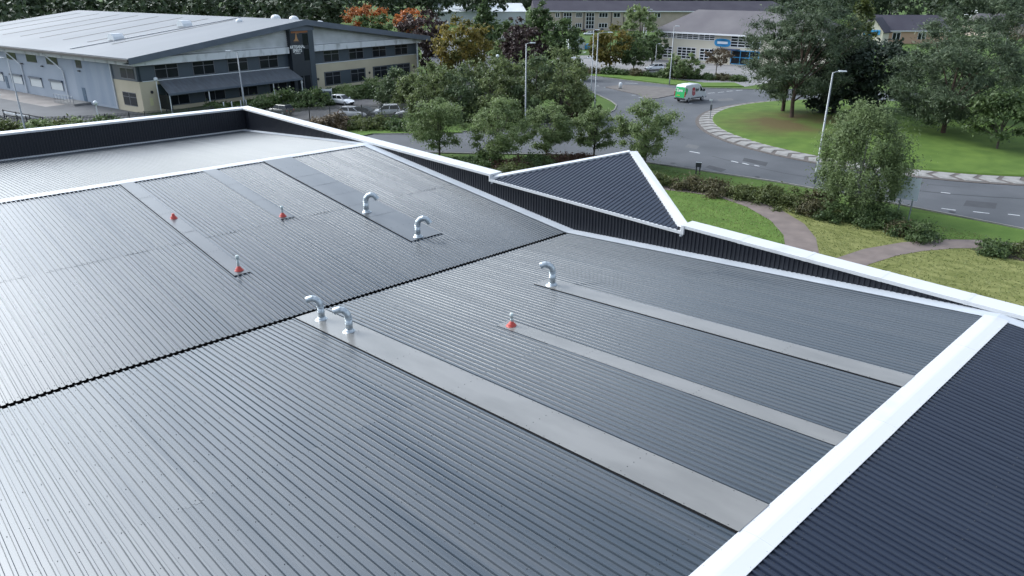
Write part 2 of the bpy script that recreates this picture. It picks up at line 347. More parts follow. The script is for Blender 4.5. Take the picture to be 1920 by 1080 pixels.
m_patch = mat('asphalt_patch', (0.045, 0.047, 0.052), 0.8, 0, 0.4, (0.06, 0.062, 0.068), 1.0, 6); m_patch2 = mat('asphalt_patch_pale', (0.105, 0.106, 0.11), 0.85, 0, 0.4, (0.13, 0.13, 0.132), 1.0, 6)
for i_, pq in enumerate((((1395, 296), (1440, 305), (1436, 312), (1392, 302)), ((1290, 270), (1312, 274), (1306, 280), (1284, 276)), ((1812, 376), (1870, 381), (1866, 392), (1806, 386)), ((1180, 222), (1225, 216), (1238, 221), (1190, 228)), ((1330, 310), (1362, 318), (1352, 323), (1322, 314)), ((1345, 186), (1372, 184), (1376, 188), (1348, 190)), ((1240, 236), (1268, 246), (1258, 252), (1232, 241)))):
    struct('road_patch', MB().poly([(*G(*p), 0.0145) for p in pq][::-1]), m_patch if i_ % 2 == 0 else m_patch2)
for p in ((1420, 332), (1560, 352), (1785, 398), (1262, 306), (1352, 258), (1240, 205)):
    q = G(*p); struct('drain_cover', MB().prism([(q[0]+0.28*math.cos(t), q[1]+0.28*math.sin(t)) for t in np.linspace(0, 6.283, 9)[:-1]], 0.010, 0.020), m_tar)
# ================================================================== the warehouse in front
BX0, BX1 = -15.837, 26.98               # roof from left end to the parapet wall
ZV, YV, YR1, YR2, YFAR = 5.81, 24.03, 43.1, 4.95, 62.6
TS = math.tan(R(4.95)); SL = R(4.95)
ZR = ZV + (YR1-YV)*TS                   # ridge height
ROOT = (6.0, 24.0, 0.0)
wh = thing('warehouse', 'large dark ribbed metal roofed warehouse with white trims in the foreground', 'warehouse', ROOT)
def wpart(mb, name, m, **k): return mb.build(name, m, wh, loc=(-ROOT[0], -ROOT[1], 0), **k)
def wsub(mb, name, m, parent, **k): return mb.build(name, m, parent, **k)
wpart(MB().box(BX0, 27.0, -14.2, 62.6, 0.0, 4.9), 'wall_core', m_clad)
# ribbed panel: five ribs to the metre
def panel_mesh(name, L, m, w=1.0):
    mb = MB(); xs = [(0, 0)]
    for k_ in range(5):
        b = 0.2*k_+0.163-0.09; xs += [(b+0.047, 0), (b+0.065, 0.041), (b+0.115, 0.041), (b+0.133, 0)]
    xs = [q for q in xs if q[0] < 1.0]+[(1.0, 0.0)]
    i = len(mb.v)
    mb.v += [(x, 0, z) for x, z in xs] + [(x, L, z) for x, z in xs]; n = len(xs)
    mb.f += [(k_, k_+1, n+k_+1, n+k_) for k_ in range(n-1)]
    return mb.mesh(name, m)
def zslope(y): # roof pan height
    if y >= YR1: return ZR-(y-YR1)*TS
    if y >= YV: return ZV+(y-YV)*TS
    if y >= YR2: return ZV+(YV-y)*TS
    return ZR-(YR2-y)*TS
def lay(y0, y1, mesh, up, dz=0.0):
    n = int(round(BX1-BX0))
    for k_ in range(n+1):
        x = BX0+k_
        if x > BX1-0.3: continue
        o = put('roof_panel', mesh, wh, (x-ROOT[0], y0-ROOT[1], zslope(y0+1e-6)+dz), (SL*up+random.uniform(-1, 1)*0.0003, random.uniform(-1, 1)*0.008, 0))
LAPF, LAPN = 33.2, 14.6
c5 = math.cos(SL)
def plen(a_, b_): return (b_-a_)/c5
pm = {}
lay(YR1, 62.62, panel_mesh('roof_panel', plen(YR1, 62.62), m_roofw), -1)
lay(24.14, LAPF+0.15, panel_mesh('roof_panel', plen(24.14, LAPF+0.15), m_roof), 1)
lay(LAPF, YR1, panel_mesh('roof_panel', plen(LAPF, YR1), m_roof), 1, 0.006)
lay(YR2, LAPN+0.15, panel_mesh('roof_panel', plen(YR2, LAPN+0.15), m_roof), -1, 0.006)
lay(LAPN, 23.90, panel_mesh('roof_panel', plen(LAPN, 23.90), m_roof), -1)
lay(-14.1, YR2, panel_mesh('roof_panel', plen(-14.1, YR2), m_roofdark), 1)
# valley gutter
gt = MB(); gt.box(BX0, BX1, 23.55, 24.5, ZV-0.30, ZV-0.26); gt.box(BX0, BX1, 23.55, 23.6, ZV-0.26, ZV-0.05); gt.box(BX0, BX1, 24.45, 24.5, ZV-0.26, ZV-0.05)
wpart(gt, 'valley_gutter', m_black)
# ridge caps with black profile fillers below them
RIV = []
for yr in (YR1, YR2):
    z0 = ZR+0.058; hw = 0.36; zz = z0-hw*TS
    cp = MB(); prof = [(yr-hw, zz-0.011), (yr-hw, zz), (yr-0.03, z0), (yr+0.03, z0), (yr+hw, zz), (yr+hw, zz-0.011), (yr+hw-0.012, zz-0.0115), (yr+hw-0.012, zz-0.012), (yr, z0-0.014), (yr-hw+0.012, zz-0.012), (yr-hw+0.012, zz-0.0115)]
    for k_ in range(14):
        x0_ = BX0+(26.6-BX0)*k_/14; x1_ = BX0+(26.6-BX0)*(k_+1)/14; dz_ = 0.004*(k_ % 2)+random.uniform(0, 0.002)
        cp = MB(); cp.xprism([(y_, z_+dz_) for y_, z_ in prof[::-1]], x0_-(0.1 if k_ % 2 else 0), x1_+(0.1 if k_ % 2 and k_ < 13 else 0)); wpart(cp, 'ridge_cap', m_white)
        for q_ in range(5):
            for s_ in (-1, 1): RIV.append((x0_+(x1_-x0_)*(q_+0.5)/5, yr+s_*(hw-0.05), zz+0.05*TS+dz_))
    ff = MB()
    for s_ in (-1, 1):
        y0 = yr+s_*(hw-0.015); zz2 = zslope(y0)
        ff.box(BX0, 26.6, min(y0, y0-s_*0.05), max(y0, y0-s_*0.05), zz2-0.02, zz2+0.040)
    wpart(ff, 'ridge_filler', m_black)
# wall-side flashing that follows the slopes
fl = MB(); ys = [-14.1, YR2, YV, YR1, 62.6]
for i in range(4):
    y0, y1 = ys[i], ys[i+1]; za, zb = zslope(y0)+0.052, zslope(y1)+0.052
    fl.hexa([(26.46, y0, za-0.008), (27.05, y0, za+0.012), (27.05, y1, zb+0.012), (26.46, y1, zb-0.008), (26.46, y0, za), (27.05, y0, za+0.03), (27.05, y1, zb+0.03), (26.46, y1, zb)])
wpart(fl, 'wall_flashing', m_flash)
fb = MB(); fb.box(BX0, 27.0, 62.36, 62.60, zslope(62.5)+0.03, zslope(62.5)+0.10); wpart(fb, 'wall_flashing', m_white)
# parapet cladding panels
CB, CT = CAMZ-9.97, CAMZ-9.83
pmv = panel_mesh('cladding_panel', 2.2, m_clad)
A_ = [Z(918, 340, CB-0.33), Z(1276, 438, CB-0.33)]
CAN_Y1, CAN_Y0 = 30.4, 17.55
zcan = CB-0.17
for k_ in range(77):      # right wall, seen from inside: ribs point to -X
    y = -14.2+k_
    if y > 61.7: break
    inside = CAN_Y0-0.25 < y+0.5 < CAN_Y1+0.25
    o = put('cladding_panel', pmv, wh, (27.03-ROOT[0], y+1-ROOT[1], (zcan-0.05 if inside else CB)-2.2), (R(90), 0, R(-90)))
for k_ in range(43):
    o = put('cladding_panel', pmv, wh, (27.03-k_-1-ROOT[0], 62.63-ROOT[1], CB-2.2), (R(90), 0, 0))
# outer walls
ow = MB(); ow.box(27.1, 27.72, -14.2, CAN_Y0, 0, CB+0.02); ow.box(27.1, 27.72, CAN_Y1, 63.4, 0, CB+0.02); ow.box(27.1, 27.72, CAN_Y0+0.002, CAN_Y1-0.002, 0, zcan-0.1)
ow.box(BX0, 27.098, 62.7, 63.4, 0, CB+0.02); wpart(ow, 'outer_wall', m_clad)
# copings
def coping(prof, a0, a1, along):
    n = max(1, int(round((a1-a0)/3.0)))
    for k_ in range(n):
        p0, p1 = a0+(a1-a0)*k_/n+0.003, a0+(a1-a0)*(k_+1)/n-0.003; j = random.uniform(-0.004, 0.004); pr_ = [(u_+j, z_+j*0.5) for u_, z_ in prof]
        mb = MB(); (mb.yprism if along == 'y' else mb.xprism)(pr_, p0, p1); wpart(mb, 'coping', m_white, bevel=0.012)
        if k_:
            q = a0+(a1-a0)*k_/n; us = [u_ for u_, z_ in prof]; zt_ = max(z_ for u_, z_ in prof); lo_, hi_ = min(us)-0.004, max(us)+0.004; zl = min(z_ for u_, z_ in prof)-0.004
            ps = [(u_+(0.005 if u_ > 0.5*(lo_+hi_) else -0.005), z_+(0.005 if z_ > zl+0.02 else -0.003)) for u_, z_ in prof]
            mb = MB(); (mb.yprism if along == 'y' else mb.xprism)(ps, q-0.07, q+0.07); wpart(mb, 'coping_strap', m_white)
def cprof(i, o): s_ = 1 if o > i else -1; return [(i, CB-0.005), (o, CB-0.005), (o, CT+0.02), (i, CT)][::(1 if s_ > 0 else -1)]
coping(cprof(26.93, 27.79), CAN_Y1, 63.47, 'y'); coping(cprof(26.93, 27.79), -14.2, CAN_Y0, 'y')
coping([(62.53, CB-0.007), (63.47, CB-0.007), (63.47, CT+0.022), (62.53, CT+0.002)], BX0, 26.925, 'x')
# triangular up-swept entrance canopy
CSL = R(16.0); z_b = zcan+0.0
def oncan(px, py):
    d = ray(px, py); t = math.tan(CSL); s_ = (z_b-CAMZ-t*26.95)/(d[2]-t*d[0]); p = d*s_; return np.array([p[0], p[1], p[2]+CAMZ])
cB = oncan(1181, 287); xB, yB = cB[0], cB[1]
tri = [(26.95, CAN_Y0+0.0), (xB, yB), (26.95, CAN_Y1)]
def zc(x): return z_b+(x-26.95)*math.tan(CSL)
cn = MB(); ylo, yhi = CAN_Y0, CAN_Y1
y = ylo+0.05
def xmax(yy):
    if yy <= yB: return 26.95+(xB-26.95)*(yy-ylo)/(yB-ylo)
    return 26.95+(xB-26.95)*(yhi-yy)/(yhi-yB)
prof = [(0.0, 0), (0.115, 0), (0.140, 0.04), (0.190, 0.04), (0.215, 0)]
while y < yhi-0.3:
    pts_ = [(y+q*1.163, h_) for q, h_ in prof]
    for (ya, ha), (yb, hb) in zip(pts_[:-1], pts_[1:]):
        xa, xb_ = xmax(ya), xmax(min(yb, yhi-0.01))
        cn.poly([(26.95, ya, zc(26.95)+ha), (xa, ya, zc(xa)+ha), (xb_, yb, zc(xb_)+hb), (26.95, yb, zc(26.95)+hb)][::-1])
    y += 0.25
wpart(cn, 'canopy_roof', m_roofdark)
ct = MB()
def trim(p, q, w, h):
    p = np.array(p); q = np.array(q); t = q-p; t = t/np.linalg.norm(t); n_ = np.array([t[1], -t[0]])
    if n_[0] < 0: n_ = -n_
    pts_ = [p-n_*0.02, q-n_*0.02, q+n_*w, p+n_*w]
    if np.cross(pts_[1]-pts_[0], pts_[2]-pts_[1]) < 0: pts_ = pts_[::-1]
    zz_ = [zc(min(max(x_[0], 26.95), xB)) for x_ in pts_]
    ct.hexa([(*pts_[i], zz_[i]-0.25) for i in range(4)] + [(*pts_[i], zz_[i]+h) for i in range(4)])
trim((26.95, yhi), (xB, yB), 0.32, 0.10); wpart(ct, 'canopy_trim', m_white)
ct = MB(); trim((xB, yB), (26.95, ylo), 0.42, 0.103); wpart(ct, 'canopy_trim', m_white)
cu = MB(); cu.prism([(27.12, ylo+0.2), (xB, yB), (27.12, yhi-0.2)], 0, 1)
cu.v = [(x_, y_, (zc(x_)-0.45 if z_ < 0.5 else zc(x_)-0.02)) for x_, y_, z_ in cu.v]; wpart(cu, 'canopy_soffit', m_clad)
ce = MB(); ce.box(26.90, 27.02, ylo-0.1, yhi+0.1, zcan-0.11, zcan+0.02); wpart(ce, 'canopy_edge', m_white)
ce = MB(); ce.box(26.902, 27.0, ylo-0.16, ylo-0.004, zcan-0.12, CT-0.01); ce.box(26.902, 27.6, yhi+0.004, yhi+0.12, zcan-0.12, CT-0.01); wpart(ce, 'coping_end', m_white)

# flat cover sheets running from each ridge to the pipes
m_sheet = mat('lit_grey_sheet', (0.138, 0.136, 0.130), 0.26, 0.0, 0.5, (0.195, 0.190, 0.182), 0.7, 6, stretch=(1.6, 0.5, 1), ior=1.6, pos=(0.25, 0.6))  # near-slope copy of the sheet grey, painted paler as if better lit
m_sheet_far = mat('dim_grey_sheet', (0.075, 0.080, 0.086), 0.28, 0.0, 0.5, (0.105, 0.110, 0.115), 0.7, 6, stretch=(1.6, 0.5, 1), ior=1.7)  # far-slope copy of the same sheeting, painted darker as if less lit
scr = MB()
def screw(x, y, z, r=0.016):
    i = len(scr.v); scr.v += [(x+r, y, z), (x, y+r, z), (x-r, y, z), (x, y-r, z), (x, y, z+r*0.9)]
    scr.f += [(i, i+1, i+4), (i+1, i+2, i+4), (i+2, i+3, i+4), (i+3, i, i+4)]
def cover(x0, x1, ylow, yridge, step):
    s_ = 1 if yridge > ylow else -1; n = max(1, int(round(abs(yridge-ylow)/step))); 
    for k_ in range(n):
        ya = ylow+(yridge-ylow)*k_/n; yb = ylow+(yridge-ylow)*(k_+1)/n
        if k_ > 0: ya -= s_*0.06
        lift = 0.054+0.004*k_
        za, zb = zslope(ya)+lift, zslope(yb)+lift+0.001
        a_, b_ = (ya, yb) if ya < yb else (yb, ya); z1, z2 = (za, zb) if ya < yb else (zb, za)
        jr = random.uniform(-0.004, 0.004)
        mb = MB(); xm = 0.5*(x0+x1)
        for (p0, p1, h0, h1) in ((x0, xm, 0, jr), (xm, x1, jr, 0)):
            mb.hexa([(p0, a_, z1-0.003+h0), (p1, a_, z1-0.003+h1), (p1, b_, z2-0.003+h1), (p0, b_, z2-0.003+h0), (p0, a_, z1+h0), (p1, a_, z1+h1), (p1, b_, z2+h1), (p0, b_, z2+h0)])
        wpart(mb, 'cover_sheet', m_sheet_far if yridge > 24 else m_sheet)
        m_ = 6
        for q in range(m_):
            yy = ya+(yb-ya)*(q+0.5)/m_; zz_ = zslope(yy)+lift
            screw(x0+0.05, yy, zz_); screw(x1-0.05, yy, zz_)
        for q in range(5): screw(x0+(x1-x0)*(q+0.5)/5, ya+s_*0.09, zslope(ya+s_*0.09)+lift)
    dn = MB(); a_, b_ = min(ylow, yridge), max(ylow, yridge)      # folded edge and closing fillers
    dn.hexa([(x0-0.002, a_, zslope(a_)+0.005), (x0+0.02, a_, zslope(a_)+0.005), (x0+0.02, b_, zslope(b_)+0.005), (x0-0.002, b_, zslope(b_)+0.005),
             (x0-0.002, a_, zslope(a_)+0.041), (x0+0.02, a_, zslope(a_)+0.041), (x0+0.02, b_, zslope(b_)+0.041), (x0-0.002, b_, zslope(b_)+0.041)])
    wpart(dn, 'sheet_filler', m_black)
    en = MB(); e0, e1 = sorted((ylow+s_*0.01, ylow+s_*0.06)); en.box(x0+0.03, x1-0.01, e0, e1, zslope(ylow)-0.02, zslope(ylow)+0.036); wpart(en, 'sheet_filler', m_black)
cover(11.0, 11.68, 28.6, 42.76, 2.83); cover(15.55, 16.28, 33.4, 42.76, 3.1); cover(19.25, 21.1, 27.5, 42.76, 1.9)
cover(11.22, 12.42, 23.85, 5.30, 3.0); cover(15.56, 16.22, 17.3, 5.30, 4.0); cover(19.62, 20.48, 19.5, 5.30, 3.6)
for q_ in RIV: screw(*q_, 0.009)
# roof fixings in rows over the purlins
rng = random.Random(3)
for y0, y1 in ((5.9, 23.6), (24.35, 42.4), (-2.0, 4.4)):
    ny = int((y1-y0)/1.75)
    for r_ in range(ny+1):
        yy = y0+(y1-y0)*r_/max(ny, 1)
        for q in range(int((BX1-0.6-BX0)/0.2)):
            if (q+r_) % 2 and 0 < r_ < ny: continue
            x = BX0+0.2*q+0.073+rng.uniform(-0.02, 0.02)
            if x < -4: continue
            screw(x, yy+rng.uniform(-0.03, 0.03), zslope(yy)+0.008, 0.0155 if yy < 30 else 0.011)
so_ = wpart(scr, 'roof_screws', m_screw); so_['kind'] = 'stuff'

# ------------------------------------------------------------------ pipes on the roof
def gooseneck(x, y, heading, label, scale=0.76, el=1.0):
    t = thing('gooseneck_vent', label, 'roof vent', (x, y, zslope(y)+0.045), heading, 'galvanised goosenecks on the roof')
    r = 0.165*scale
    MB().lathe([(0.33*scale, 0.004), (0.33*scale, 0.014), (0.24*scale, 0.022), (r+0.03, 0.10), (r+0.008, 0.13)], 20).build('skirt', m_galv, t, smooth=True)
    MB().tube([(0, 0, 0.05), (0, 0, 0.72*scale)], r, 20).build('pipe', m_galv, t, smooth=True)
    MB().tube([(0, 0, 0.42*scale), (0, 0, 0.46*scale)], r+0.012, 20).build('band', m_galv, t, smooth=True); MB().tube([(0, 0, 0.68*scale), (0, 0, 0.73*scale)], r+0.014, 20).build('band', m_galv, t, smooth=True)
    pts_ = []; R0 = 0.36*scale; n = 6; sweep = R(112)*el
    for k_ in range(n):
        g_ = sweep*k_/(n-1); pts_.append((R0-R0*math.cos(g_), 0, 0.72*scale+R0*math.sin(g_)*1.15))
    d_ = Vector((math.sin(sweep), 0, math.cos(sweep))); pts_.append(tuple(Vector(pts_[-1])+d_*0.14*scale))
    e = MB().tube(pts_, r, 20, cap=False).build('elbow', m_galv, t)
    rim = Vector(pts_[-1]); hl = MB(); hl.tube([rim-d_*0.07, rim-d_*0.05], r*0.97, 20); hl.build('opening', m_hole, t)
    return t
gooseneck(19.66, 32.0, R(-40), 'galvanised gooseneck vent, upper of the pair on the wide grey strip by the far ridge', 0.82, 1.3)
gooseneck(19.87, 27.8, R(-40), 'galvanised gooseneck vent at the lower end of the wide strip, nearest the triangular canopy', 0.82, 1.3)
gooseneck(11.78, 22.85, R(140), 'galvanised gooseneck vent right beside the black valley gutter, left of the pair')
gooseneck(11.82, 20.95, R(140), 'galvanised gooseneck vent in front of the gutter, right of the pair')
gooseneck(19.95, 18.8, R(140), 'lone galvanised gooseneck vent at the head of the right hand strip', 0.8)
def flue(x, y, h, label, rpipe=0.052, only_stub=False):
    t = thing('flue_pipe', label, 'flue pipe', (x, y, zslope(y)+0.045), 0, 'small pipes with red rubber collars')
    MB().lathe([(0.20, 0.003), (0.20, 0.013), (0.155, 0.02), (0.15, 0.07), (0.105, 0.12), (0.080, 0.15), (0.068, 0.19)], 18).build('collar', m_red, t, smooth=True)
    if only_stub: MB().tube([(0, 0, 0.1), (0, 0, 0.24)], 0.07, 14).build('pipe', m_red, t, smooth=True); return t
    MB().tube([(0, 0, 0.1), (0, 0, h)], rpipe, 14).build('pipe', m_pvc, t, smooth=True)
    MB().tube([(0, 0, h-0.13), (0, 0, h+0.03)], rpipe+0.012, 14).build('cap', m_pvc, t, smooth=True); MB().tube([(0, 0, h*0.55), (0, 0, h*0.6)], rpipe+0.008, 14).build('band', m_pvc, t, smooth=True)
    return t
flue(11.43, 36.3, 0.2, 'short red rubber collar stub midway along the leftmost far strip', only_stub=True)
flue(11.38, 29.0, 0.64, 'pale pipe in a red collar at the foot of the leftmost far strip')
flue(15.85, 33.75, 0.5, 'pale pipe in a red collar at the foot of the narrow middle far strip')
flue(15.87, 16.85, 0.46, 'pale pipe in a red collar at the head of the middle near strip')

# ================================================================== neighbour: distillery building with gable front
m_nwall = mat('pale_blue_wall', (0.30, 0.34, 0.40), 0.7, 0, 0.4, (0.35, 0.39, 0.45), 0.25, 6)
m_nwall2 = mat('weathered_blue_wall', (0.25, 0.30, 0.37), 0.7, 0, 0.4, (0.32, 0.36, 0.42), 0.5, 6, stretch=(1, 1, 0.15))
m_cream = mat('cream_render', (0.48, 0.42, 0.31), 0.85, 0, 0.3, (0.54, 0.475, 0.36), 0.3, 6)
m_nroof = mat('weathered_grey_roof', (0.150, 0.162, 0.180), 0.6, 0, 0.3, (0.195, 0.205, 0.222), 0.08, 8, stretch=(0.3, 1, 1))
m_slate = mat('slate_blue_trim', (0.085, 0.105, 0.135), 0.5, 0, 0.5, (0.11, 0.13, 0.165), 0.6, 5)
m_panel = mat('dark_slate_panel', (0.045, 0.062, 0.080), 0.45, 0, 0.5, (0.055, 0.072, 0.092), 0.5, 4)
m_glass = mat('dark_glass', (0.012, 0.015, 0.020), 0.12, 0, 0.35)
m_wframe = mat('grey_window_frame', (0.13, 0.135, 0.15), 0.5)
m_fascia = mat('stained_white_fascia', (0.64, 0.655, 0.67), 0.6, 0, 0.4, (0.22, 0.23, 0.22), 0.9, 9, stretch=(1, 1, 0.35), pos=(0.52, 0.78))
m_gclad = mat('stained_pale_cladding', (0.60, 0.615, 0.63), 0.6, 0, 0.4, (0.40, 0.42, 0.42), 0.35, 8)
m_tower = mat('tower_navy', (0.020, 0.026, 0.036), 0.45, 0, 0.5)
m_wood = mat('orange_timber', (0.30, 0.11, 0.04), 0.6, 0, 0.4, (0.38, 0.15, 0.06), 3, 4)
m_copper = mat('copper_paint', (0.42, 0.22, 0.09), 0.5)
m_signw = mat('white_lettering', (0.78, 0.78, 0.76), 0.6)
m_shut = mat('white_shutter', (0.58, 0.60, 0.60), 0.6)
m_wplast = mat('white_plastic', (0.66, 0.68, 0.70), 0.45)
m_steel = mat('grey_lamp_steel', (0.27, 0.285, 0.30), 0.45, 0.3)
m_dkmetal = mat('dark_fence_metal', (0.028, 0.03, 0.033), 0.6)
m_concrete = mat('concrete', (0.30, 0.29, 0.28), 0.9, 0, 0.3, (0.23, 0.225, 0.22), 0.8, 6)

nb = thing('distillery_building', 'large grey roofed gable building with dark sign tower and cream walls', 'building', (NP0[0], NP0[1], 0), NA)
NU, NV = 59.8, 74.0
def np_(mb, name, m, parent=None, **k): return mb.build(name, m, parent or nb, **k)
# walls
np_(MB().box(0.0, 0.4, 7.0, NV, 0.0, 7.6), 'side_wall', m_nwall)
np_(MB().box(-0.015, 0.0, 7.0, 18.6, 0.35, 6.7), 'wall_cladding', m_nwall2)
np_(MB().box(NU-0.4, NU, 0.4, NV, 0, 7.6), 'side_wall', m_nwall)
np_(MB().yprism([(0, 0), (NU, 0), (NU, 7.6), (30, 11.7), (0, 7.6)], NV-0.4, NV), 'rear_wall', m_nwall)
np_(MB().box(-0.02, 0.4, 0.0, 7.0, 0.0, 4.45), 'corner_wall', m_cream)
np_(MB().box(-0.01, 0.4, 0.4, 7.0, 4.47, 6.75), 'window_band', m_panel)
cw = MB(); cw.box(0.4, 2.6, 0.0, 0.4, 0, 4.45); np_(cw, 'front_wall', m_cream)
cw = MB(); cw.box(2.6, 27.0, 0.0, 0.4, 3.9, 4.45); np_(cw, 'front_wall', m_cream)
np_(MB().box(2.6, 27.0, 0.0, 0.4, 0, 0.55), 'plinth', m_cream)
np_(MB().box(2.6, 27.0, 0.1, 0.4, 0.55, 3.9), 'glazing_band', m_panel)
cw = MB(); cw.box(31.9, NU, 0.0, 0.4, 0, 4.5); np_(cw, 'front_wall', m_cream)
np_(MB().box(0.4, 27.0, 0.05, 0.4, 4.47, 6.75), 'window_band', m_panel)
np_(MB().box(31.9, NU, 0.05, 0.4, 4.52, 6.75), 'window_band', m_panel)
np_(MB().box(0.5, 27.0, -0.06, 0.05, 4.42, 4.52), 'sill_band', m_wplast); np_(MB().box(31.9, NU, -0.06, 0.05, 4.46, 4.56), 'sill_band', m_wplast)
# gable cladding: stepped horizontal ribs, one piece each side
def gable(u0, u1):
    mb = MB(); z = 7.5
    while z < 11.7:
        zt = z+0.34
        def lim(zz): return (max(u0, (zz-7.6)/4.1*30-0.0), min(u1, 60-(zz-7.6)/4.1*30))
        a0, a1 = lim(z); b0, b1 = lim(zt-0.02)
        if min(a1, b1)-max(a0, b0) > 0.3:
            mb.box(max(a0, b0), min(a1, b1), -0.02, 0.3, zt-0.07, zt)
            mb.hexa([(a0, -0.14, z), (a1, -0.14, z), (a1, 0.0, z), (a0, 0.0, z), (b0, -0.10, zt-0.07), (b1, -0.10, zt-0.07), (b1, 0.0, zt-0.07), (b0, 0.0, zt-0.07)])
        z = zt
    return mb
np_(gable(0, 27.3), 'gable_cladding', m_gclad); np_(gable(31.6, 60), 'gable_cladding', m_gclad)
# white box fascia under the gable
for u0, u1 in ((-0.9, 26.5), (31.2, NU+0.3)):
    np_(MB().box(u0, u1, -0.95, 0.02, 6.76, 7.78), 'fascia_box', m_fascia)
np_(MB().box(-0.9, 0.0, 0.02, NV, 6.78, 7.70), 'side_fascia', m_fascia)
# roof: two slopes with narrow raised sheets, dark fascia edges
ZE, ZA_ = 7.9, 12.05
rt = MB(); rt.hexa([(-1.9, -1.7, ZE-0.25), (30, -1.7, ZA_-0.25), (30, NV+0.6, ZA_-0.25), (-1.9, NV+0.6, ZE-0.25), (-1.9, -1.7, ZE), (30, -1.7, ZA_), (30, NV+0.6, ZA_), (-1.9, NV+0.6, ZE)])
roofL = np_(rt, 'roof', m_nroof)
rt = MB(); rt.hexa([(30.002, -1.7, ZA_-0.25), (61.9, -1.7, ZE-0.25), (61.9, NV+0.6, ZE-0.25), (30.002, NV+0.6, ZA_-0.25), (30.002, -1.7, ZA_), (61.9, -1.7, ZE), (61.9, NV+0.6, ZE), (30.002, NV+0.6, ZA_)])
roofR = np_(rt, 'roof', m_nroof)
def zr(u): return ZE+(u+1.9)/31.9*(ZA_-ZE) if u <= 30 else ZE+(61.9-u)/31.9*(ZA_-ZE)
for v in (14.5, 22.0, 30.0, 38.2, 45.4, 52.5, 60.5, 68.0):     # dark gaps beside the roof lights
    mb = MB(); mb.hexa([(4.8, v-0.27, zr(4.8)+0.004), (27.2, v-0.27, zr(27.2)+0.004), (27.2, v+0.27, zr(27.2)+0.004), (4.8, v+0.27, zr(4.8)+0.004), (4.8, v-0.27, zr(4.8)+0.03), (27.2, v-0.27, zr(27.2)+0.03), (27.2, v+0.27, zr(27.2)+0.03), (4.8, v+0.27, zr(4.8)+0.03)])
    mb.build('roof_light', mat('roof_light_grey', (0.035, 0.035, 0.04), 0.6), roofL)
mb = MB(); mb.hexa([(0, 17.9, zr(0)+0.01), (29.5, 15.2, zr(29.5)+0.01), (29.5, 15.6, zr(29.5)+0.01), (0, 18.3, zr(0)+0.01), (0, 17.9, zr(0)+0.12), (29.5, 15.2, zr(29.5)+0.12), (29.5, 15.6, zr(29.5)+0.12), (0, 18.3, zr(0)+0.12)]); mb.build('cable_tray', mat('dull_tray', (0.30, 0.31, 0.33), 0.6), roofL)
mb = MB(); mb.xprism([(-1.0, 0), (-0.9, 0.5), (-0.4, 0.95), (0.4, 0.95), (0.9, 0.5), (1.0, 0)][::-1], -0.9, 0.9)
vm = mb.mesh('roof_vent', m_wplast)
for u, v in ((7.7, 18.6), (20.0, 18.2)): put('roof_vent', vm, roofL, (u, v, zr(u)))
dm = MB(); dm.lathe([(1.35, 0), (1.35, 0.35), (1.25, 0.8), (0.95, 1.2), (0.5, 1.42), (0.05, 1.48)], 14); dmm = dm.mesh('roof_dome', m_wplast)
for u, v, q in ((31.2, 7.6, roofR), (32.4, 4.2, roofR), (41.6, 8.0, roofR), (26.0, 11.0, roofL)):
    o = put('roof_dome', dmm, q, (u, v, zr(u)-0.15)); o.scale = (0.66, 0.66, 0.62) if u > 27 else (0.45, 0.45, 0.45)
for s_ in (-1, 1):                                             # rake fascia
    mb = MB(); ue = 30+s_*31.95
    mb.hexa([(min(ue, 30), -1.78, (ZE if ue < 30 else ZA_)-0.85), (max(ue, 30), -1.78, (ZA_ if ue < 30 else ZE)-0.85), (max(ue, 30), -1.71, (ZA_ if ue < 30 else ZE)-0.85), (min(ue, 30), -1.71, (ZE if ue < 30 else ZA_)-0.85),
             (min(ue, 30), -1.78, (ZE if ue < 30 else ZA_)+0.06), (max(ue, 30), -1.78, (ZA_ if ue < 30 else ZE)+0.06), (max(ue, 30), -1.71, (ZA_ if ue < 30 else ZE)+0.06), (min(ue, 30), -1.71, (ZE if ue < 30 else ZA_)+0.06)])
    np_(mb, 'rake_fascia', m_slate)
    sf = MB(); sf.poly([(ue, -1.7, (ZE if ue < 30 else ZE)-0.8), (30, -1.7, ZA_-0.8), (30, 0.2, ZA_-0.8), (ue, 0.2, ZE-0.8)]); np_(sf, 'soffit', m_slate)
np_(MB().box(-2.15, -1.85, -1.7, NV, ZE-0.45, ZE-0.12), 'eaves_gutter', mat('dark_gutter', (0.05, 0.045, 0.045), 0.5))
# tower with lettering
np_(MB().box(26.9, 31.9, -1.0, 0.3, 0, 10.35), 'tower', m_tower)
tw = MB(); tw.yprism([(26.85, 10.3), (31.95, 10.3), (31.95, 11.1), (29.9, 11.4), (26.85, 11.05)], -1.25, 0.3); np_(tw, 'tower_head', m_slate)
np_(MB().box(27.2, 31.0, -1.03, -1.0, 9.98, 10.30), 'timber_strip', m_wood)
np_(MB().box(30.75, 31.9, -1.04, -1.0, 0.2, 10.3), 'tower_strip', m_panel)
for (z0, z1) in ((7.9, 9.8), (5.4, 7.3)): np_(MB().box(29.55, 30.7, -1.03, -1.0, z0, z1), 'window', m_glass)
dr = np_(MB().box(27.6, 30.4, -1.04, -1.0, 0.1, 2.9), 'door', m_glass); MB().box(28.95, 29.05, -1.06, -1.04, 0.1, 2.9).build('door_frame', m_wframe, dr); MB().box(28.2, 28.6, -1.05, -1.045, 1.7, 2.1).build('door_notice', m_signw, dr)
def lettering(txt, size, u, z, m, bold=0.0, sx=1.0, v=-1.012, parent=None):
    me = text_mesh(txt, size, bold); me.materials.clear(); me.materials.append(m)
    o = put('lettering', me, parent or nb, (u, v, z), (R(90), 0, 0)); o.scale = (sx, 1, 1); return o
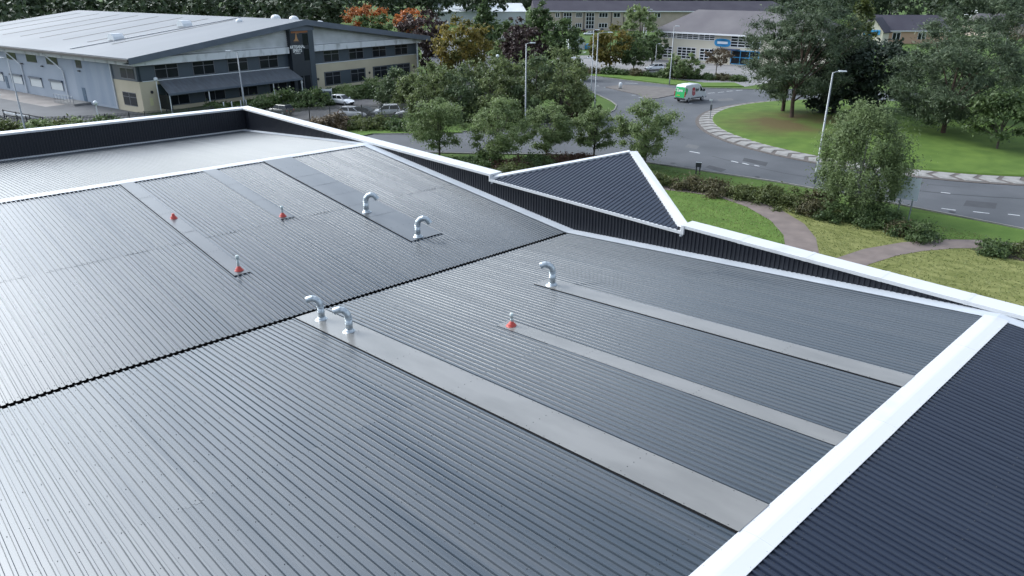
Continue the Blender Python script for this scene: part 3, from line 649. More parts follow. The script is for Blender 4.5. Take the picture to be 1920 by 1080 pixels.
lettering('ARTISANAL', 0.72, 28.25, 7.72, m_signw, 0.02, 0.86); lettering('SPIRITS', 0.72, 28.2, 7.10, m_signw, 0.02, 0.86); lettering('COMPANY', 0.26, 28.2, 6.68, m_signw, 0.005)
lg = MB()                                                       # copper pot-still emblem
lg.yprism([(27.55, 8.55), (28.75, 8.55), (28.62, 8.78), (28.55, 8.85), (28.42, 9.1), (28.33, 9.6), (28.28, 9.85), (28.42, 9.98), (28.62, 9.9), (28.75, 9.75), (28.7, 9.9), (28.45, 10.12), (28.2, 10.0), (28.05, 9.6), (27.95, 9.1), (27.75, 8.85), (27.6, 8.78)], -1.025, -1.01); np_(lg, 'emblem', m_copper)
np_(MB().box(27.5, 28.8, -1.03, -1.026, 8.58, 8.7), 'emblem_line', m_tower)
# windows
def window(u0, u1, z0, z1, cols=2, transom=True, v=0.05):
    fr = MB(); t = 0.09
    fr.box(u0, u1, v-0.05, v-0.002, z1-t, z1); fr.box(u0, u1, v-0.05, v-0.002, z0, z0+t)
    fr.box(u0, u0+t, v-0.049, v-0.002, z0+t, z1-t); fr.box(u1-t, u1, v-0.049, v-0.002, z0+t, z1-t)
    tz = z1-0.33*(z1-z0)
    w_ = np_(MB().box(u0+0.02, u1-0.02, v-0.02, v-0.004, z0+0.02, z1-0.02), 'window', m_glass)
    fr.build('window_frame', m_wframe, w_)
    for k_ in range(1, cols): MB().box(u0+(u1-u0)*k_/cols-0.05, u0+(u1-u0)*k_/cols+0.05, v-0.047, v-0.021, z0+t, z1-t).build('mullion', m_wframe, w_)
    if transom: MB().box(u0+t, u1-t, v-0.045, v-0.022, tz-0.04, tz+0.04).build('transom', m_wframe, w_)
for u in (2.6, 8.75, 14.9, 20.95): window(u, u+3.75, 4.62, 6.66)
for u in (34.75, 40.9, 47.0, 53.2): window(u, u+3.7, 4.66, 6.62)
for u in (3.8, 10.1, 16.3, 22.4): window(u, u+3.7, 0.6, 2.75, v=0.1)
np_(MB().box(34.5, 44.8, -0.03, 0.0, 0.5, 2.98), 'glazing_band', m_panel); np_(MB().box(46.8, 57.4, -0.03, 0.0, 0.5, 2.98), 'glazing_band', m_panel)
for u in (34.65, 40.9, 47.0, 53.5): window(u, u+3.7, 0.6, 2.9, v=-0.03)
for v0, v1 in ((1.0, 4.6),):
    w_ = np_(MB().box(-0.05, -0.012, v0, v1, 4.75, 6.3), 'window', m_glass)
    fr = MB(); fr.box(-0.07, -0.052, v0, v1, 6.22, 6.3); fr.box(-0.07, -0.052, v0, v1, 4.75, 4.83); fr.box(-0.069, -0.051, (v0+v1)/2-0.05, (v0+v1)/2+0.05, 4.83, 6.22); fr.build('window_frame', m_wframe, w_)
w_ = np_(MB().box(-0.05, -0.022, 1.5, 5.1, 0.85, 2.8), 'window', m_glass); fr = MB(); fr.box(-0.07, -0.052, 1.5, 5.1, 2.72, 2.8); fr.box(-0.07, -0.052, 1.5, 5.1, 0.85, 0.93); fr.box(-0.069, -0.051, 3.25, 3.35, 0.93, 2.72); fr.box(-0.068, -0.051, 1.5, 5.1, 2.1, 2.17); fr.build('window_frame', m_wframe, w_)
for v0, v1 in ((15.7, 17.4), (23.2, 26.9), (30.3, 33.8), (37.6, 41.1), (44.6, 48.2), (51.8, 55.3)):
    w_ = np_(MB().box(-0.05, -0.016, v0, v1, 5.48, 6.80), 'window', m_glass); fr = MB(); fr.box(-0.065, -0.051, v0-0.05, v1+0.05, 5.40, 5.48); fr.build('window_sill', m_wframe, w_)
for v0, v1 in ((23.1, 27.1), (30.2, 34.2), (37.2, 41.3), (44.5, 48.4), (51.6, 55.5)):
    w_ = np_(MB().box(-0.06, -0.016, v0, v1, 1.45, 2.75), 'shutter', m_shut); MB().box(-0.28, -0.001, v0-0.15, v1+0.15, 2.76, 3.05).build('shutter_box', m_slate, w_)
    MB().box(-0.10, -0.061, v0-0.1, v0, 1.40, 2.76).build('shutter_rail', m_slate, w_); MB().box(-0.10, -0.061, v1, v1+0.1, 1.40, 2.76).build('shutter_rail', m_slate, w_)
for v0, v1 in ((16.1, 17.1), (43.0, 43.9)):
    d_ = np_(MB().box(-0.06, -0.018, v0, v1, 0.35, 2.45), 'door', mat('blue_door', (0.05, 0.10, 0.16), 0.5)); MB().box(-0.1, -0.061, v0+0.08, v0+0.14, 1.3, 1.45).build('handle', m_steel, d_)
for v0 in (36.2, 21.9): np_(MB().tube([(-0.95, v0+4.0, 7.3), (-0.25, v0+0.1, 4.95), (-0.14, v0, 4.6), (-0.14, v0, 0.1)], 0.10, 8), 'down_pipe', m_wplast)
np_(MB().tube([(-0.14, 7.1, 6.7), (-0.14, 7.1, 0.1)], 0.10, 8), 'down_pipe', m_wplast); np_(MB().tube([(59.3, -0.45, 7.7), (59.3, -0.45, 0.1)], 0.17, 10), 'corner_post', m_wplast)
st = np_(MB().box(-2.6, -0.02, 15.2, 21.5, 0.0, 0.33), 'door_step', m_concrete)
rl = MB()
for k_ in range(7): rl.tube([(-2.5, 15.4+k_*1.0, 0.33), (-2.5, 15.4+k_*1.0, 1.4)], 0.03, 6)
rl.tube([(-2.5, 15.4, 1.4), (-2.5, 21.4, 1.4)], 0.03, 6); rl.tube([(-2.5, 15.4, 0.9), (-2.5, 21.4, 0.9)], 0.025, 6); rl.build('railing', m_steel, st)
for v0 in (16.6, 28.6, 35.8): np_(MB().box(-0.3, -0.016, v0-0.25, v0+0.25, 4.9, 5.08), 'wall_lamp', m_dkmetal)
for u, z in ((33.0, 1.9), (45.8, 1.95), (58.6, 2.1), (1.6, 2.9)): np_(MB().tube([(u, -0.12, z), (u, -0.001, z)], 0.22, 10), 'wall_lamp', m_dkmetal)
np_(MB().box(1.1, 1.6, -0.03, -0.001, 1.0, 2.1), 'wall_notice', mat('notice_yellow', (0.55, 0.52, 0.30), 0.6))
# lean-to canopy along the left half of the front
cz = MB(); cz.hexa([(2.4, -3.0, 2.72), (27.0, -3.0, 2.72), (26.6, 0.0, 4.28), (2.9, 0.0, 4.28), (2.4, -3.0, 2.86), (27.0, -3.0, 2.86), (26.6, 0.0, 4.42), (2.9, 0.0, 4.42)]); lean = np_(cz, 'canopy', mat('lean_to_roof', (0.14, 0.155, 0.175), 0.45, 0, 0.5, (0.10, 0.105, 0.115), 1.2, 8, stretch=(2.5, 0.3, 1)))
MB().box(2.35, 27.05, -3.12, -3.0, 2.55, 2.84).build('canopy_gutter', m_slate, lean)
for u in (2.6, 9.0, 15.0, 21.0, 26.9): MB().tube([(u, -2.85, 0), (u, -2.85, 2.6)], 0.09, 8).build('canopy_post', m_wplast, lean)
np_(MB().box(2.6, 2.75, -2.95, 0.0, 0.4, 2.5), 'porch_glass', m_glass)

# ------------------------------------------------------------------ far buildings
m_wwin = mat('white_window_frame', (0.70, 0.70, 0.72), 0.5)
m_tile = mat('brown_grey_tiles', (0.115, 0.105, 0.115), 0.8, 0, 0.3, (0.155, 0.145, 0.15), 0.12, 9, bump=0.4, bscale=3)
m_tile2 = mat('dark_plum_tiles', (0.058, 0.052, 0.068), 0.8, 0, 0.3, (0.072, 0.066, 0.082), 0.2, 6)
m_cream2 = mat('pale_cream_wall', (0.60, 0.55, 0.45), 0.85, 0, 0.3, (0.65, 0.60, 0.50), 0.2, 5)
m_brick = mat('buff_brick', (0.42, 0.345, 0.285), 0.9, 0, 0.3, (0.48, 0.40, 0.335), 0.5, 6)
m_blue = mat('sign_blue', (0.03, 0.30, 0.62), 0.5)
def frame_from(a, b):      # local frame: u from a to b, v away from the camera
    a = np.array(a); b = np.array(b); d_ = b-a; L = np.linalg.norm(d_); ang = math.atan2(d_[1], d_[0]); return a, ang, L
# cream office: a facade running away to the right, hipped roof
oa, oang, oL = frame_from(G(1229, 111), G(1400, 124))
oL = 44.0
of = thing('cream_office', 'two storey cream office with grey hipped roof and blue sign', 'office building', (oa[0], oa[1], 0), oang)
def op(mb, name, m, parent=None, **k): return mb.build(name, m, parent or of, **k)
OD = 16.0
# facade is y=0 side facing -x (towards camera); local +y points away when u runs to the right
op(MB().box(0, oL, 0.0, OD, 0, 7.0), 'wall', m_cream2)
hr = MB(); e = 1.2; hh_ = 7.0; ry = OD/2; rh = 12.2; ri = 6.8
hr.v += [(-e, -e, hh_), (oL+e, -e, hh_), (oL+e, OD+e, hh_), (-e, OD+e, hh_), (ri, ry, rh), (oL-ri, ry, rh)]
hr.f += [(0, 1, 5, 4), (1, 2, 5), (2, 3, 4, 5), (3, 0, 4), (3, 2, 1, 0)]
orf = op(hr, 'roof', m_tile)
MB().box(-e-0.05, oL+e+0.05, -e-0.08, -e+0.02, hh_-0.28, hh_+0.1).build('fascia', m_wwin, orf); MB().box(-e-0.08, -e+0.02, -e+0.02, OD+e, hh_-0.28, hh_+0.1).build('fascia', m_wwin, orf)
def owin(u0, u1, z0, z1, cols, rows, host=None, fm=None, parent=None, y=0.0):
    w_ = (host or op)(MB().box(u0, u1, y-0.03, y-0.002, z0, z1), 'window', m_glass)
    for k_ in range(cols+1): MB().box(u0+(u1-u0)*k_/cols-0.09, u0+(u1-u0)*k_/cols+0.09, y-0.075, y-0.031, z0-0.06, z1+0.06).build('mullion', fm or m_wwin, w_)
    for k_ in range(rows+1): MB().box(u0-0.06, u1+0.06, y-0.068, y-0.031, z0+(z1-z0)*k_/rows-0.08, z0+(z1-z0)*k_/rows+0.08).build('transom', fm or m_wwin, w_)
def OFu(px, py):      # facade coordinate of a pixel
    d_ = ray(px, py); n_ = np.array([-math.sin(oang), math.cos(oang)]); s_ = (n_@oa)/(n_@d_[:2]); p = d_*s_; t_ = np.array([math.cos(oang), math.sin(oang)]); return float(t_@(p[:2]-oa)), float(p[2]+CAMZ)
for p, q, c_, r_ in (((1236, 57), (1267, 71), 4, 3), ((1270, 58.5), (1309, 74), 4, 3), ((1312, 61), (1340, 76), 3, 3)):
    (u0, z1), (u1, z0) = OFu(*p), OFu(*q); owin(u0, u1, max(z0, 4.4), min(z1, 6.7), c_, r_)
for p, q, c_, r_ in (((1236, 86), (1260, 108), 3, 4), ((1271, 88), (1303, 111), 4, 4), ((1313, 91), (1337, 114), 3, 4)):
    (u0, z1), (u1, z0) = OFu(*p), OFu(*q); owin(u0, u1, max(z0, 0.35), min(z1, 3.5), c_, r_)
(u0, z1), (u1, z0) = OFu(1372, 65), OFu(1412, 88)
owin(u0, u0+7.5, 4.2, 6.7, 4, 4); owin(u0+0.5, u0+7.5, 0.3, 3.4, 3, 2, fm=m_blue)
ub, zb_ = OFu(1344, 76); uc, zc_ = OFu(1366, 85)
sg = MB(); zc0 = 0.5*(zb_+zc_)+0.05
for k_ in range(5):
    uu = ub+(uc-ub)*(k_+0.5)/5; sg.tube([(uu, -0.16, zc0), (uu, -0.06, zc0)], 0.95 if k_ in (1, 2, 3) else 0.85, 14)
op(sg, 'blue_sign', m_blue)
me_ = MB().box(ub+0.3, uc-0.2, -0.19, -0.162, zc0-0.28, zc0+0.28); op(me_, 'sign_band', mat('sign_white', (0.72, 0.78, 0.84), 0.5))
op(MB().box(u0-2.5, u0+2.5, -2.2, 0.0, 3.55, 3.75), 'entrance_canopy', mat('navy_canopy', (0.03, 0.05, 0.13), 0.5))

# long buff-brick office beyond
la, lang, lL = frame_from(G(1040, 58), G(1240, 57))
la = G(1040, 57.5); lb = G(1250, 57.5); la, lang, lL = frame_from(la, lb); lL = 105.0
lo = thing('brick_office', 'long two storey buff brick office with dark plum roof behind the trees', 'office building', (la[0], la[1], 0), lang)
def lp(mb, name, m, parent=None, **k): return mb.build(name, m, parent or lo, **k)
lp(MB().box(-8, lL, 0, 14, 0, 7.9), 'wall', m_brick)
lr = MB(); lr.v += [(-9, -1, 7.9), (lL+1, -1, 7.9), (lL+1, 15, 7.9), (-9, 15, 7.9), (-9, 7, 12.0), (lL-7, 7, 12.0)]; lr.f += [(0, 1, 5, 4), (1, 2, 5), (2, 3, 4, 5), (3, 0, 4), (3, 2, 1, 0)]
lrf = lp(lr, 'roof', m_tile2); MB().box(-9.05, lL+1.05, -1.12, -1.0, 7.6, 8.0).build('fascia', m_wwin, lrf)
def LFu(px): 
    d_ = ray(px, 57.5); n_ = np.array([-math.sin(lang), math.cos(lang)]); s_ = (n_@la)/(n_@d_[:2]); p = d_*s_; return float(np.array([math.cos(lang), math.sin(lang)])@(p[:2]-la))
for x0, x1, c_ in ((1079, 1090, 3), (1122, 1138, 3), (1149, 1161, 2), (1225, 1236, 2), (1041, 1048, 2)):
    owin(LFu(x0), LFu(x1), 5.4, 7.2, c_, 1, host=lp); 
    if x0 < 1140: owin(LFu(x0), LFu(x1), 1.2, 3.0, c_, 1, host=lp)
for x0, x1 in ((1056, 1071), (1098, 1113)): owin(LFu(x0), LFu(x1), 0.8, 7.2, 3, 4, host=lp)
for x in (1053, 1094, 1145, 1168, 1215): lp(MB().tube([(LFu(x), -0.12, 7.7), (LFu(x), -0.12, 0)], 0.14, 6), 'down_pipe', m_dkmetal)

# white sheds and low houses seen between the trees
def shed(name, label, px0, px1, py, depth, h, hr_, wallm, roofm, over=0.5):
    a_, ang, L = frame_from(G(px0, py), G(px1, py)); t = thing(name, label, 'building', (a_[0], a_[1], 0), ang)
    MB().box(0, L, 0, depth, 0, h).build('wall', wallm, t)
    r_ = MB(); r_.v += [(-over, -over, h), (L+over, -over, h), (L+over, depth+over, h), (-over, depth+over, h), (-over, depth/2, hr_), (L+over, depth/2, hr_)]
    r_.f += [(0, 1, 5, 4), (1, 2, 5), (2, 3, 4, 5), (3, 0, 4), (3, 2, 1, 0)]; r_.build('roof', roofm, t)
    return t, L
m_wshed = mat('white_shed_roof', (0.66, 0.69, 0.71), 0.6, 0, 0.4, (0.58, 0.61, 0.63), 0.1, 4)
shed('white_shed', 'white roofed shed behind the copper and orange trees', 815, 985, 46, 40, 6.0, 9.5, m_wshed, m_wshed)
shed('white_shed', 'white roofed shed in the top left corner beyond the gable building', -60, 62, 45, 30, 5.0, 7.5, m_wshed, m_wshed)
t_, L_ = shed('white_shed', 'white shed at the right edge beyond the tall pine', 1853, 1990, 34, 26, 6.0, 8.0, m_wshed, m_wshed)
t_, L_ = shed('brown_roof_house', 'low peach house with plum tiled roof and white window between pines', 1655, 1775, 82, 16, 4.2, 9.0, mat('peach_wall', (0.50, 0.32, 0.22), 0.85), m_tile2)
for u0 in (3.0, 12.0): 
    w_ = MB().box(u0, u0+2.6, -0.04, -0.002, 1.4, 3.6).build('window', m_glass, t_); MB().box(u0-0.15, u0+2.75, -0.06, -0.041, 3.5, 3.7).build('window_frame', m_wwin, w_); MB().box(u0+1.2, u0+1.4, -0.06, -0.041, 1.4, 3.5).build('mullion', m_wwin, w_); MB().box(u0-0.15, u0, -0.06, -0.041, 1.4, 3.5).build('mullion', m_wwin, w_); MB().box(u0+2.6, u0+2.75, -0.06, -0.041, 1.4, 3.5).build('mullion', m_wwin, w_)
MB().box(-0.5, L_+0.5, -0.62, -0.5, 3.95, 4.25).build('fascia', m_wwin, t_)
a_, ang, L = frame_from(G(1612, 82), G(1652, 84)); t = thing('gabled_porch', 'cream gabled front with blue sign left of the plum roofed house', 'building', (a_[0], a_[1], 0), ang)
MB().yprism([(0, 0), (L, 0), (L, 4.0), (L/2, 8.0), (0, 4.0)], 0, 8).build('wall', m_cream2, t)
MB().hexa([(-0.6, -0.5, 3.6), (L/2, -0.5, 8.1), (L/2, 8, 8.1), (-0.6, 8, 3.6), (-0.6, -0.5, 3.9), (L/2, -0.5, 8.4), (L/2, 8, 8.4), (-0.6, 8, 3.9)]).build('roof', m_tile2, t); MB().hexa([(L/2, -0.5, 8.1), (L+0.6, -0.5, 3.6), (L+0.6, 8, 3.6), (L/2, 8, 8.1), (L/2, -0.5, 8.4), (L+0.6, -0.5, 3.9), (L+0.6, 8, 3.9), (L/2, 8, 8.4)]).build('roof', m_tile2, t)
MB().box(0.6, L-1.0, -0.15, -0.02, 3.0, 4.6).build('blue_sign', m_blue, t)
shed('brown_roof_house', 'long low brown roofed building behind the plum roofed house', 1640, 1800, 60, 18, 4.0, 6.5, m_brick, m_tile)
shed('brown_roof_house', 'brown roofed house at the right edge below the white shed', 1850, 1990, 70, 16, 4.0, 8.5, m_brick, m_tile)
# bin store beside the office drive
a_, ang, L = frame_from(G(1066, 93), G(1096, 93)); t = thing('bin_store', 'small pale flat walled store with gable roof on the office drive', 'shed', (a_[0], a_[1], 0), ang)
MB().yprism([(0, 0), (L, 0), (L, 3.0), (L*0.6, 3.9), (0, 3.4)], 0, 5).build('wall', mat('pale_store', (0.46, 0.48, 0.50), 0.6), t); MB().hexa([(-0.3, -0.3, 3.45), (L*0.6, -0.3, 3.95), (L*0.6, 5.3, 3.95), (-0.3, 5.3, 3.45), (-0.3, -0.3, 3.55), (L*0.6, -0.3, 4.08), (L*0.6, 5.3, 4.08), (-0.3, 5.3, 3.55)]).build('roof', m_wshed, t)
c_ = G(1101, 92); t = thing('waste_bin', 'bright blue wheeled waste bin beside the pale store', 'bin', (c_[0], c_[1], 0), lang)
MB().hexa([(-0.7, -0.5, 0.15), (0.7, -0.5, 0.15), (0.7, 0.5, 0.15), (-0.7, 0.5, 0.15), (-0.8, -0.65, 1.3), (0.8, -0.65, 1.3), (0.8, 0.65, 1.3), (-0.8, 0.65, 1.3)]).build('body', m_blue, t); MB().hexa([(-0.85, -0.7, 1.31), (0.85, -0.7, 1.31), (0.85, 0.7, 1.31), (-0.85, 0.7, 1.31), (-0.7, -0.3, 1.55), (0.7, -0.3, 1.55), (0.7, 0.6, 1.6), (-0.7, 0.6, 1.6)]).build('lid', m_blue, t)
for sx in (-0.55, 0.55): MB().tube([(sx, -0.4, 0.1), (sx+0.08, -0.4, 0.1)], 0.1, 8).build('wheel', m_black, t)

# ------------------------------------------------------------------ fences
def palisade(label, pts, h=2.1, pm=None):
    pm = pm or m_dkmetal
    P = [np.array(p, float) for p in pts]; t = thing('palisade_fence', label, 'fence', (P[0][0], P[0][1], 0))
    pal = MB(); rails = MB()
    for a_, b_ in zip(P[:-1], P[1:]):
        L = np.linalg.norm(b_-a_); d_ = (b_-a_)/L; n_ = np.array([-d_[1], d_[0]]); k_ = 0.0
        while k_ < L:
            p = a_-P[0]+d_*k_; q = p+d_*0.07
            pal.hexa([(*(p), 0.08), (*(q), 0.08), (*(q+n_*0.03), 0.08), (*(p+n_*0.03), 0.08), (*p, h), (*q, h), (*(q+n_*0.03), h), (*(p+n_*0.03), h)]); k_ += 0.155
        for z_ in (0.4, h-0.35):
            p, q = a_-P[0]+n_*0.035, b_-P[0]+n_*0.035
            MB().hexa([(*p, z_), (*q, z_), (*(q+n_*0.05), z_), (*(p+n_*0.05), z_), (*p, z_+0.06), (*q, z_+0.06), (*(q+n_*0.05), z_+0.06), (*(p+n_*0.05), z_+0.06)]).build('rail', m_dkmetal, t)
        k_ = 0.0
        while k_ <= L:
            p = a_-P[0]+d_*k_+n_*0.09; MB().box(p[0]-0.05, p[0]+0.05, p[1]-0.05, p[1]+0.05, 0, h+0.05).build('post', m_dkmetal, t); k_ += 2.75
    o = pal.build('pales', pm, t); o['kind'] = 'stuff'
palisade('dark palisade fence in front of the grey yard and cream corner at left', [Z(-60, 214, 2.1), Z(75, 219, 2.1), Z(150, 217, 2.1), Z(270, 209, 2.1), Z(400, 199, 2.1)])
palisade('dark palisade fence along the car park with white cars behind', [Z(470, 208, 2.1), Z(540, 203.5, 2.1), Z(640, 198, 2.1), Z(745, 194, 2.1), Z(800, 195, 2.1)], pm=mat('lit_pales', (0.15, 0.14, 0.13), 0.6))  # pales coloured lighter than the left fence's, as if lit
gtp = [Z(5, 205, 1.3), Z(80, 219, 1.3)]
t = thing('barrier_rail', 'dark swing barrier with white stripe at the yard entrance', 'barrier', (*gtp[0], 0), math.atan2(*(gtp[1]-gtp[0])[::-1])); L = float(np.linalg.norm(gtp[1]-gtp[0]))
for z_, m_ in ((1.2, m_dkmetal), (0.95, m_wplast), (0.6, m_dkmetal)): MB().box(0, L, -0.04, 0.04, z_-0.07, z_+0.07).build('bar', m_, t)
for k_ in range(4): MB().box(L*k_/3-0.07, L*k_/3+0.07, -0.07, 0.07, 0, 1.3).build('post', m_dkmetal, t)

# ================================================================== lamps, signs, posts
def lamp(base, top, arm, label, r=0.10, double=False, head=0.62):
    b = G(*base); h = height_at(b, *top); t = thing('street_lamp', label, 'street lamp', (b[0], b[1], 0), 0, 'street lamps')
    d_ = (_r0[:2]*arm); L = np.linalg.norm(d_) or 1; dd = d_/L
    MB().tube([(0, 0, 0), (0, 0, 1.4), (0, 0, 1.45), (0, 0, h)], [r*1.35, r*1.35, r, r*0.7], 10).build('pole', m_steel, t, smooth=True)
    for s_ in ((1, -1) if double else (1,)):
        e = dd*s_*abs(arm)
        MB().tube([(0, 0, h-0.05), (e[0]*0.5, e[1]*0.5, h+0.06), (e[0], e[1], h+0.10)], 0.045, 8).build('arm', m_steel, t, smooth=True)
        M = Matrix.Translation((e[0]+dd[0]*s_*0.3, e[1]+dd[1]*s_*0.3, h+0.1)) @ Matrix.Rotation(math.atan2(dd[1]*s_, dd[0]*s_), 4, 'Z')
        hd = MB(); hd.hexa([(-0.35, -0.14, -0.05), (0.4, -0.10, -0.03), (0.4, 0.10, -0.03), (-0.35, 0.14, -0.05), (-0.35, -0.10, 0.09), (0.35, -0.06, 0.07), (0.35, 0.06, 0.07), (-0.35, 0.10, 0.09)]).xf(M); hd.build('lantern', m_wplast, t, bevel=0.02)
lamp((985, 238), (988, 82), 0.5, 'tall grey street lamp rising behind the middle roadside trees')
lamp((1087, 207), (1101, 110), 0.9, 'shorter twin headed street lamp near the road corner', 0.11, True)
lamp((1115, 203), (1123, 62), 1.5, 'tall street lamp with a long right arm left of the splitter island')
lamp((1108, 178), (1111, 57), 0.3, 'thin grey street lamp just left of the long armed lamp', 0.08)
lamp((1255, 159), (1264, 50), 0.3, 'tall street lamp on the verge behind the delivery van')
lamp((1527, 345), (1563, 136), 0.55, 'tall street lamp standing beside the birch tree')
lamp((459, 206), (445, 97), -1.0, 'street lamp in front of the gable building near the parapet corner')
lamp((52, 262), (12, 110), -0.7, 'leftmost street lamp by the yard fence')
lamp((909, 96), (908, 24), 0.5, 'distant street lamp among the dark trees behind the flagpoles', 0.09)
lamp((1003, 62), (1001, 31), -0.6, 'distant lamp left of the long brick office', 0.10)
lamp((1205, 86), (1209, 15), 0.6, 'left lamp of the two before the brick office at its right part', 0.12)
lamp((1210, 84), (1213, 18), 0.8, 'right lamp of the two before the brick office at its right part', 0.12)
lamp((1870, 150), (1903, 43), 0.9, 'street lamp at far right among bare branches')
lamp((1716, 44), (1716, 13), -0.3, 'distant lamp above the brown roofed building', 0.14)
lamp((1228, 128), (1229, 83), 0.2, 'short car park lamp beside the white car', 0.07)
lamp((3, 232), (2, 178), 0.2, 'thin post at the left edge of the yard', 0.06)
def flag(base, top, label):
    b = G(*base); h = height_at(b, *top); t = thing('flagpole', label, 'flagpole', (b[0], b[1], 0), 0, 'white flagpoles')
    MB().tube([(0, 0, 0), (0, 0, h)], [0.11, 0.06], 10).build('pole', m_wplast, t, smooth=True); MB().lathe([(0.03, 0), (0.09, 0.05), (0.09, 0.12), (0.02, 0.17)], 10, (0, 0, h)).build('finial', m_wplast, t)
flag((831, 150), (828, 66), 'left white flagpole before the orange tree'); flag((857, 152), (853, 65), 'right white flagpole before the orange tree')
def globe(px, base, top, label):
    b = G(*base); h = height_at(b, *top); t = thing('globe_lamp', label, 'globe lamp', (b[0], b[1], 0), 0, 'globe lamps by the gable building')
    MB().tube([(0, 0, 0), (0, 0, h)], 0.06, 8).build('pole', m_wplast, t); MB().lathe([(0.08, -0.05), (0.25, 0.1), (0.3, 0.28), (0.22, 0.48), (0.05, 0.55)], 12, (0, 0, h)).build('globe', m_wplast, t, smooth=True)
globe(0, (303, 212), (293, 152), 'globe lamp on a pale post at the lean-to corner'); globe(0, (187, 232), (189, 196), 'short globe lamp in front of the blue side wall'); globe(0, (933, 170), (931, 108), 'globe lamp peeping above the willow thicket')
def post(base, h, label, m=m_wplast, r=0.09):
    b = G(*base); o = MB().lathe([(r, 0), (r, h-0.08), (r*0.7, h), (0.01, h+0.02)], 10).build('marker_post', m, loc=(b[0], b[1], 0)); tag(o, label, 'post', 'white marker posts by the car park')
for i, (p, lab) in enumerate((((421, 207), 'first'), ((436, 206), 'second'), ((453, 204), 'third'), ((463, 203), 'fourth'))): post(p, 1.25, lab + ' white marker post from the left along the hedge behind the parapet corner')
post((685, 179), 1.9, 'taller white post beside the hedge right of the white hatchback')
for p, lab in (((523, 193), 'left'), ((528, 193), 'right')): post(p, 1.3, lab + ' one of two close white posts above the black car')
# white bollard on the splitter island
b = G(1163, 167); t = thing('traffic_bollard', 'white round topped traffic bollard on the splitter island', 'bollard', (b[0], b[1], 0.1))
MB().lathe([(0.30, 0), (0.30, 0.85), (0.26, 1.0), (0.15, 1.1), (0.02, 1.13)], 14).build('shell', m_wplast, t, smooth=True); MB().lathe([(0.36, 0), (0.36, 0.06), (0.30, 0.08)], 14).build('base', m_dkmetal, t)
# keep-left post on the roundabout
b = G(1331, 224); t = thing('keep_left_sign', 'slim grey post with small sign on the roundabout edge', 'traffic sign', (b[0], b[1], 0.15), YAW-math.pi/2)
h = height_at(b, 1333, 190); MB().tube([(0, 0, 0), (0, 0, h)], 0.06, 8).build('post', m_steel, t); MB().box(-0.12, 0.12, -0.05, 0.05, h*0.45, h*0.75).build('sleeve', m_dkmetal, t); MB().box(-0.35, 0.1, -0.04, -0.01, h-0.1, h+0.12).build('plate', m_wplast, t)
# back of the direction sign beside the birch
b = G(1703, 413); b2 = G(1681, 409); h = height_at(b, 1715, 335)
t = thing('direction_sign', 'direction sign seen from behind on two grey posts near the birch', 'road sign', (b[0], b[1], 0), math.atan2(b2[1]-b[1], b2[0]-b[0])); L = float(np.linalg.norm(b2-b))
for x in (0, L): MB().tube([(x, 0, 0), (x, 0, h)], 0.055, 8).build('post', m_steel, t)
MB().box(-0.35, L+0.35, 0.10, 0.13, h-1.75, h+0.1).build('panel', mat('sign_back_grey', (0.58, 0.63, 0.68), 0.5), t)
for z_ in (h-1.5, h-0.8, h-0.1): MB().box(-0.3, L+0.3, 0.06, 0.098, z_-0.04, z_+0.04).build('rail', m_steel, t)
b = G(1308, 327); t = thing('verge_sign', 'small black sign on two legs at the road edge behind the hedge', 'sign', (b[0], b[1], 0), R(-60))
for x in (-0.17, 0.17): MB().box(x-0.06, x+0.06, -0.04, 0.04, 0, 0.95).build('leg', m_dkmetal, t)
MB().box(-0.28, 0.28, -0.05, 0.05, 0.75, 1.2).build('panel', m_dkmetal, t); MB().box(-0.28, 0.28, -0.052, 0.052, 1.2, 1.24).build('edge', m_wplast, t)
b = G(613, 196); t = thing('notice_board', 'white framed notice board left of the white hatchback', 'notice board', (b[0], b[1], 0), R(-30))
for x in (-0.9, 0.9): MB().box(x-0.06, x+0.06, -0.05, 0.05, 0, 2.5).build('post', m_wplast, t)
MB().box(-0.84, 0.84, -0.03, 0.03, 0.9, 2.05).build('panel', m_panel, t); MB().box(-0.84, 0.84, -0.031, 0.031, 2.06, 2.4).build('header', m_wplast, t)

# ================================================================== vehicles
m_tyre = mat('tyre', (0.012, 0.012, 0.013), 0.8); m_rim = mat('alloy_rim', (0.42, 0.43, 0.45), 0.35, 0.6); m_wcar = mat('white_car_paint', (0.74, 0.75, 0.77), 0.25, 0, 0.5, coat=0.6)
m_kcar = mat('black_car_paint', (0.012, 0.013, 0.016), 0.2, 0, 0.5, coat=0.6); m_gcar = mat('grey_car_paint', (0.16, 0.17, 0.18), 0.25, 0.2, 0.5, coat=0.6)
m_trim = mat('black_plastic', (0.018, 0.018, 0.02), 0.6); m_hl = mat('headlight_glass', (0.55, 0.57, 0.6), 0.15); m_tl = mat('tail_light_red', (0.40, 0.02, 0.02), 0.25)
m_cglass = mat('car_glass', (0.015, 0.018, 0.022), 0.12, 0, 0.25)
def wheel(t, x, y, r, w):
    s_ = 1 if y > 0 else -1
    wv = MB().tube([(x, y-w/2, r), (x, y-w/2+0.03, r), (x, y+w/2-0.03, r), (x, y+w/2, r)], [r*0.9, r, r, r*0.9], 18).build('wheel', m_tyre, t, smooth=False)
    MB().tube([(x, y+s_*(w/2-0.005), r), (x, y+s_*(w/2+0.012), r)], [r*0.66, r*0.6], 14).build('rim', m_rim, wv)
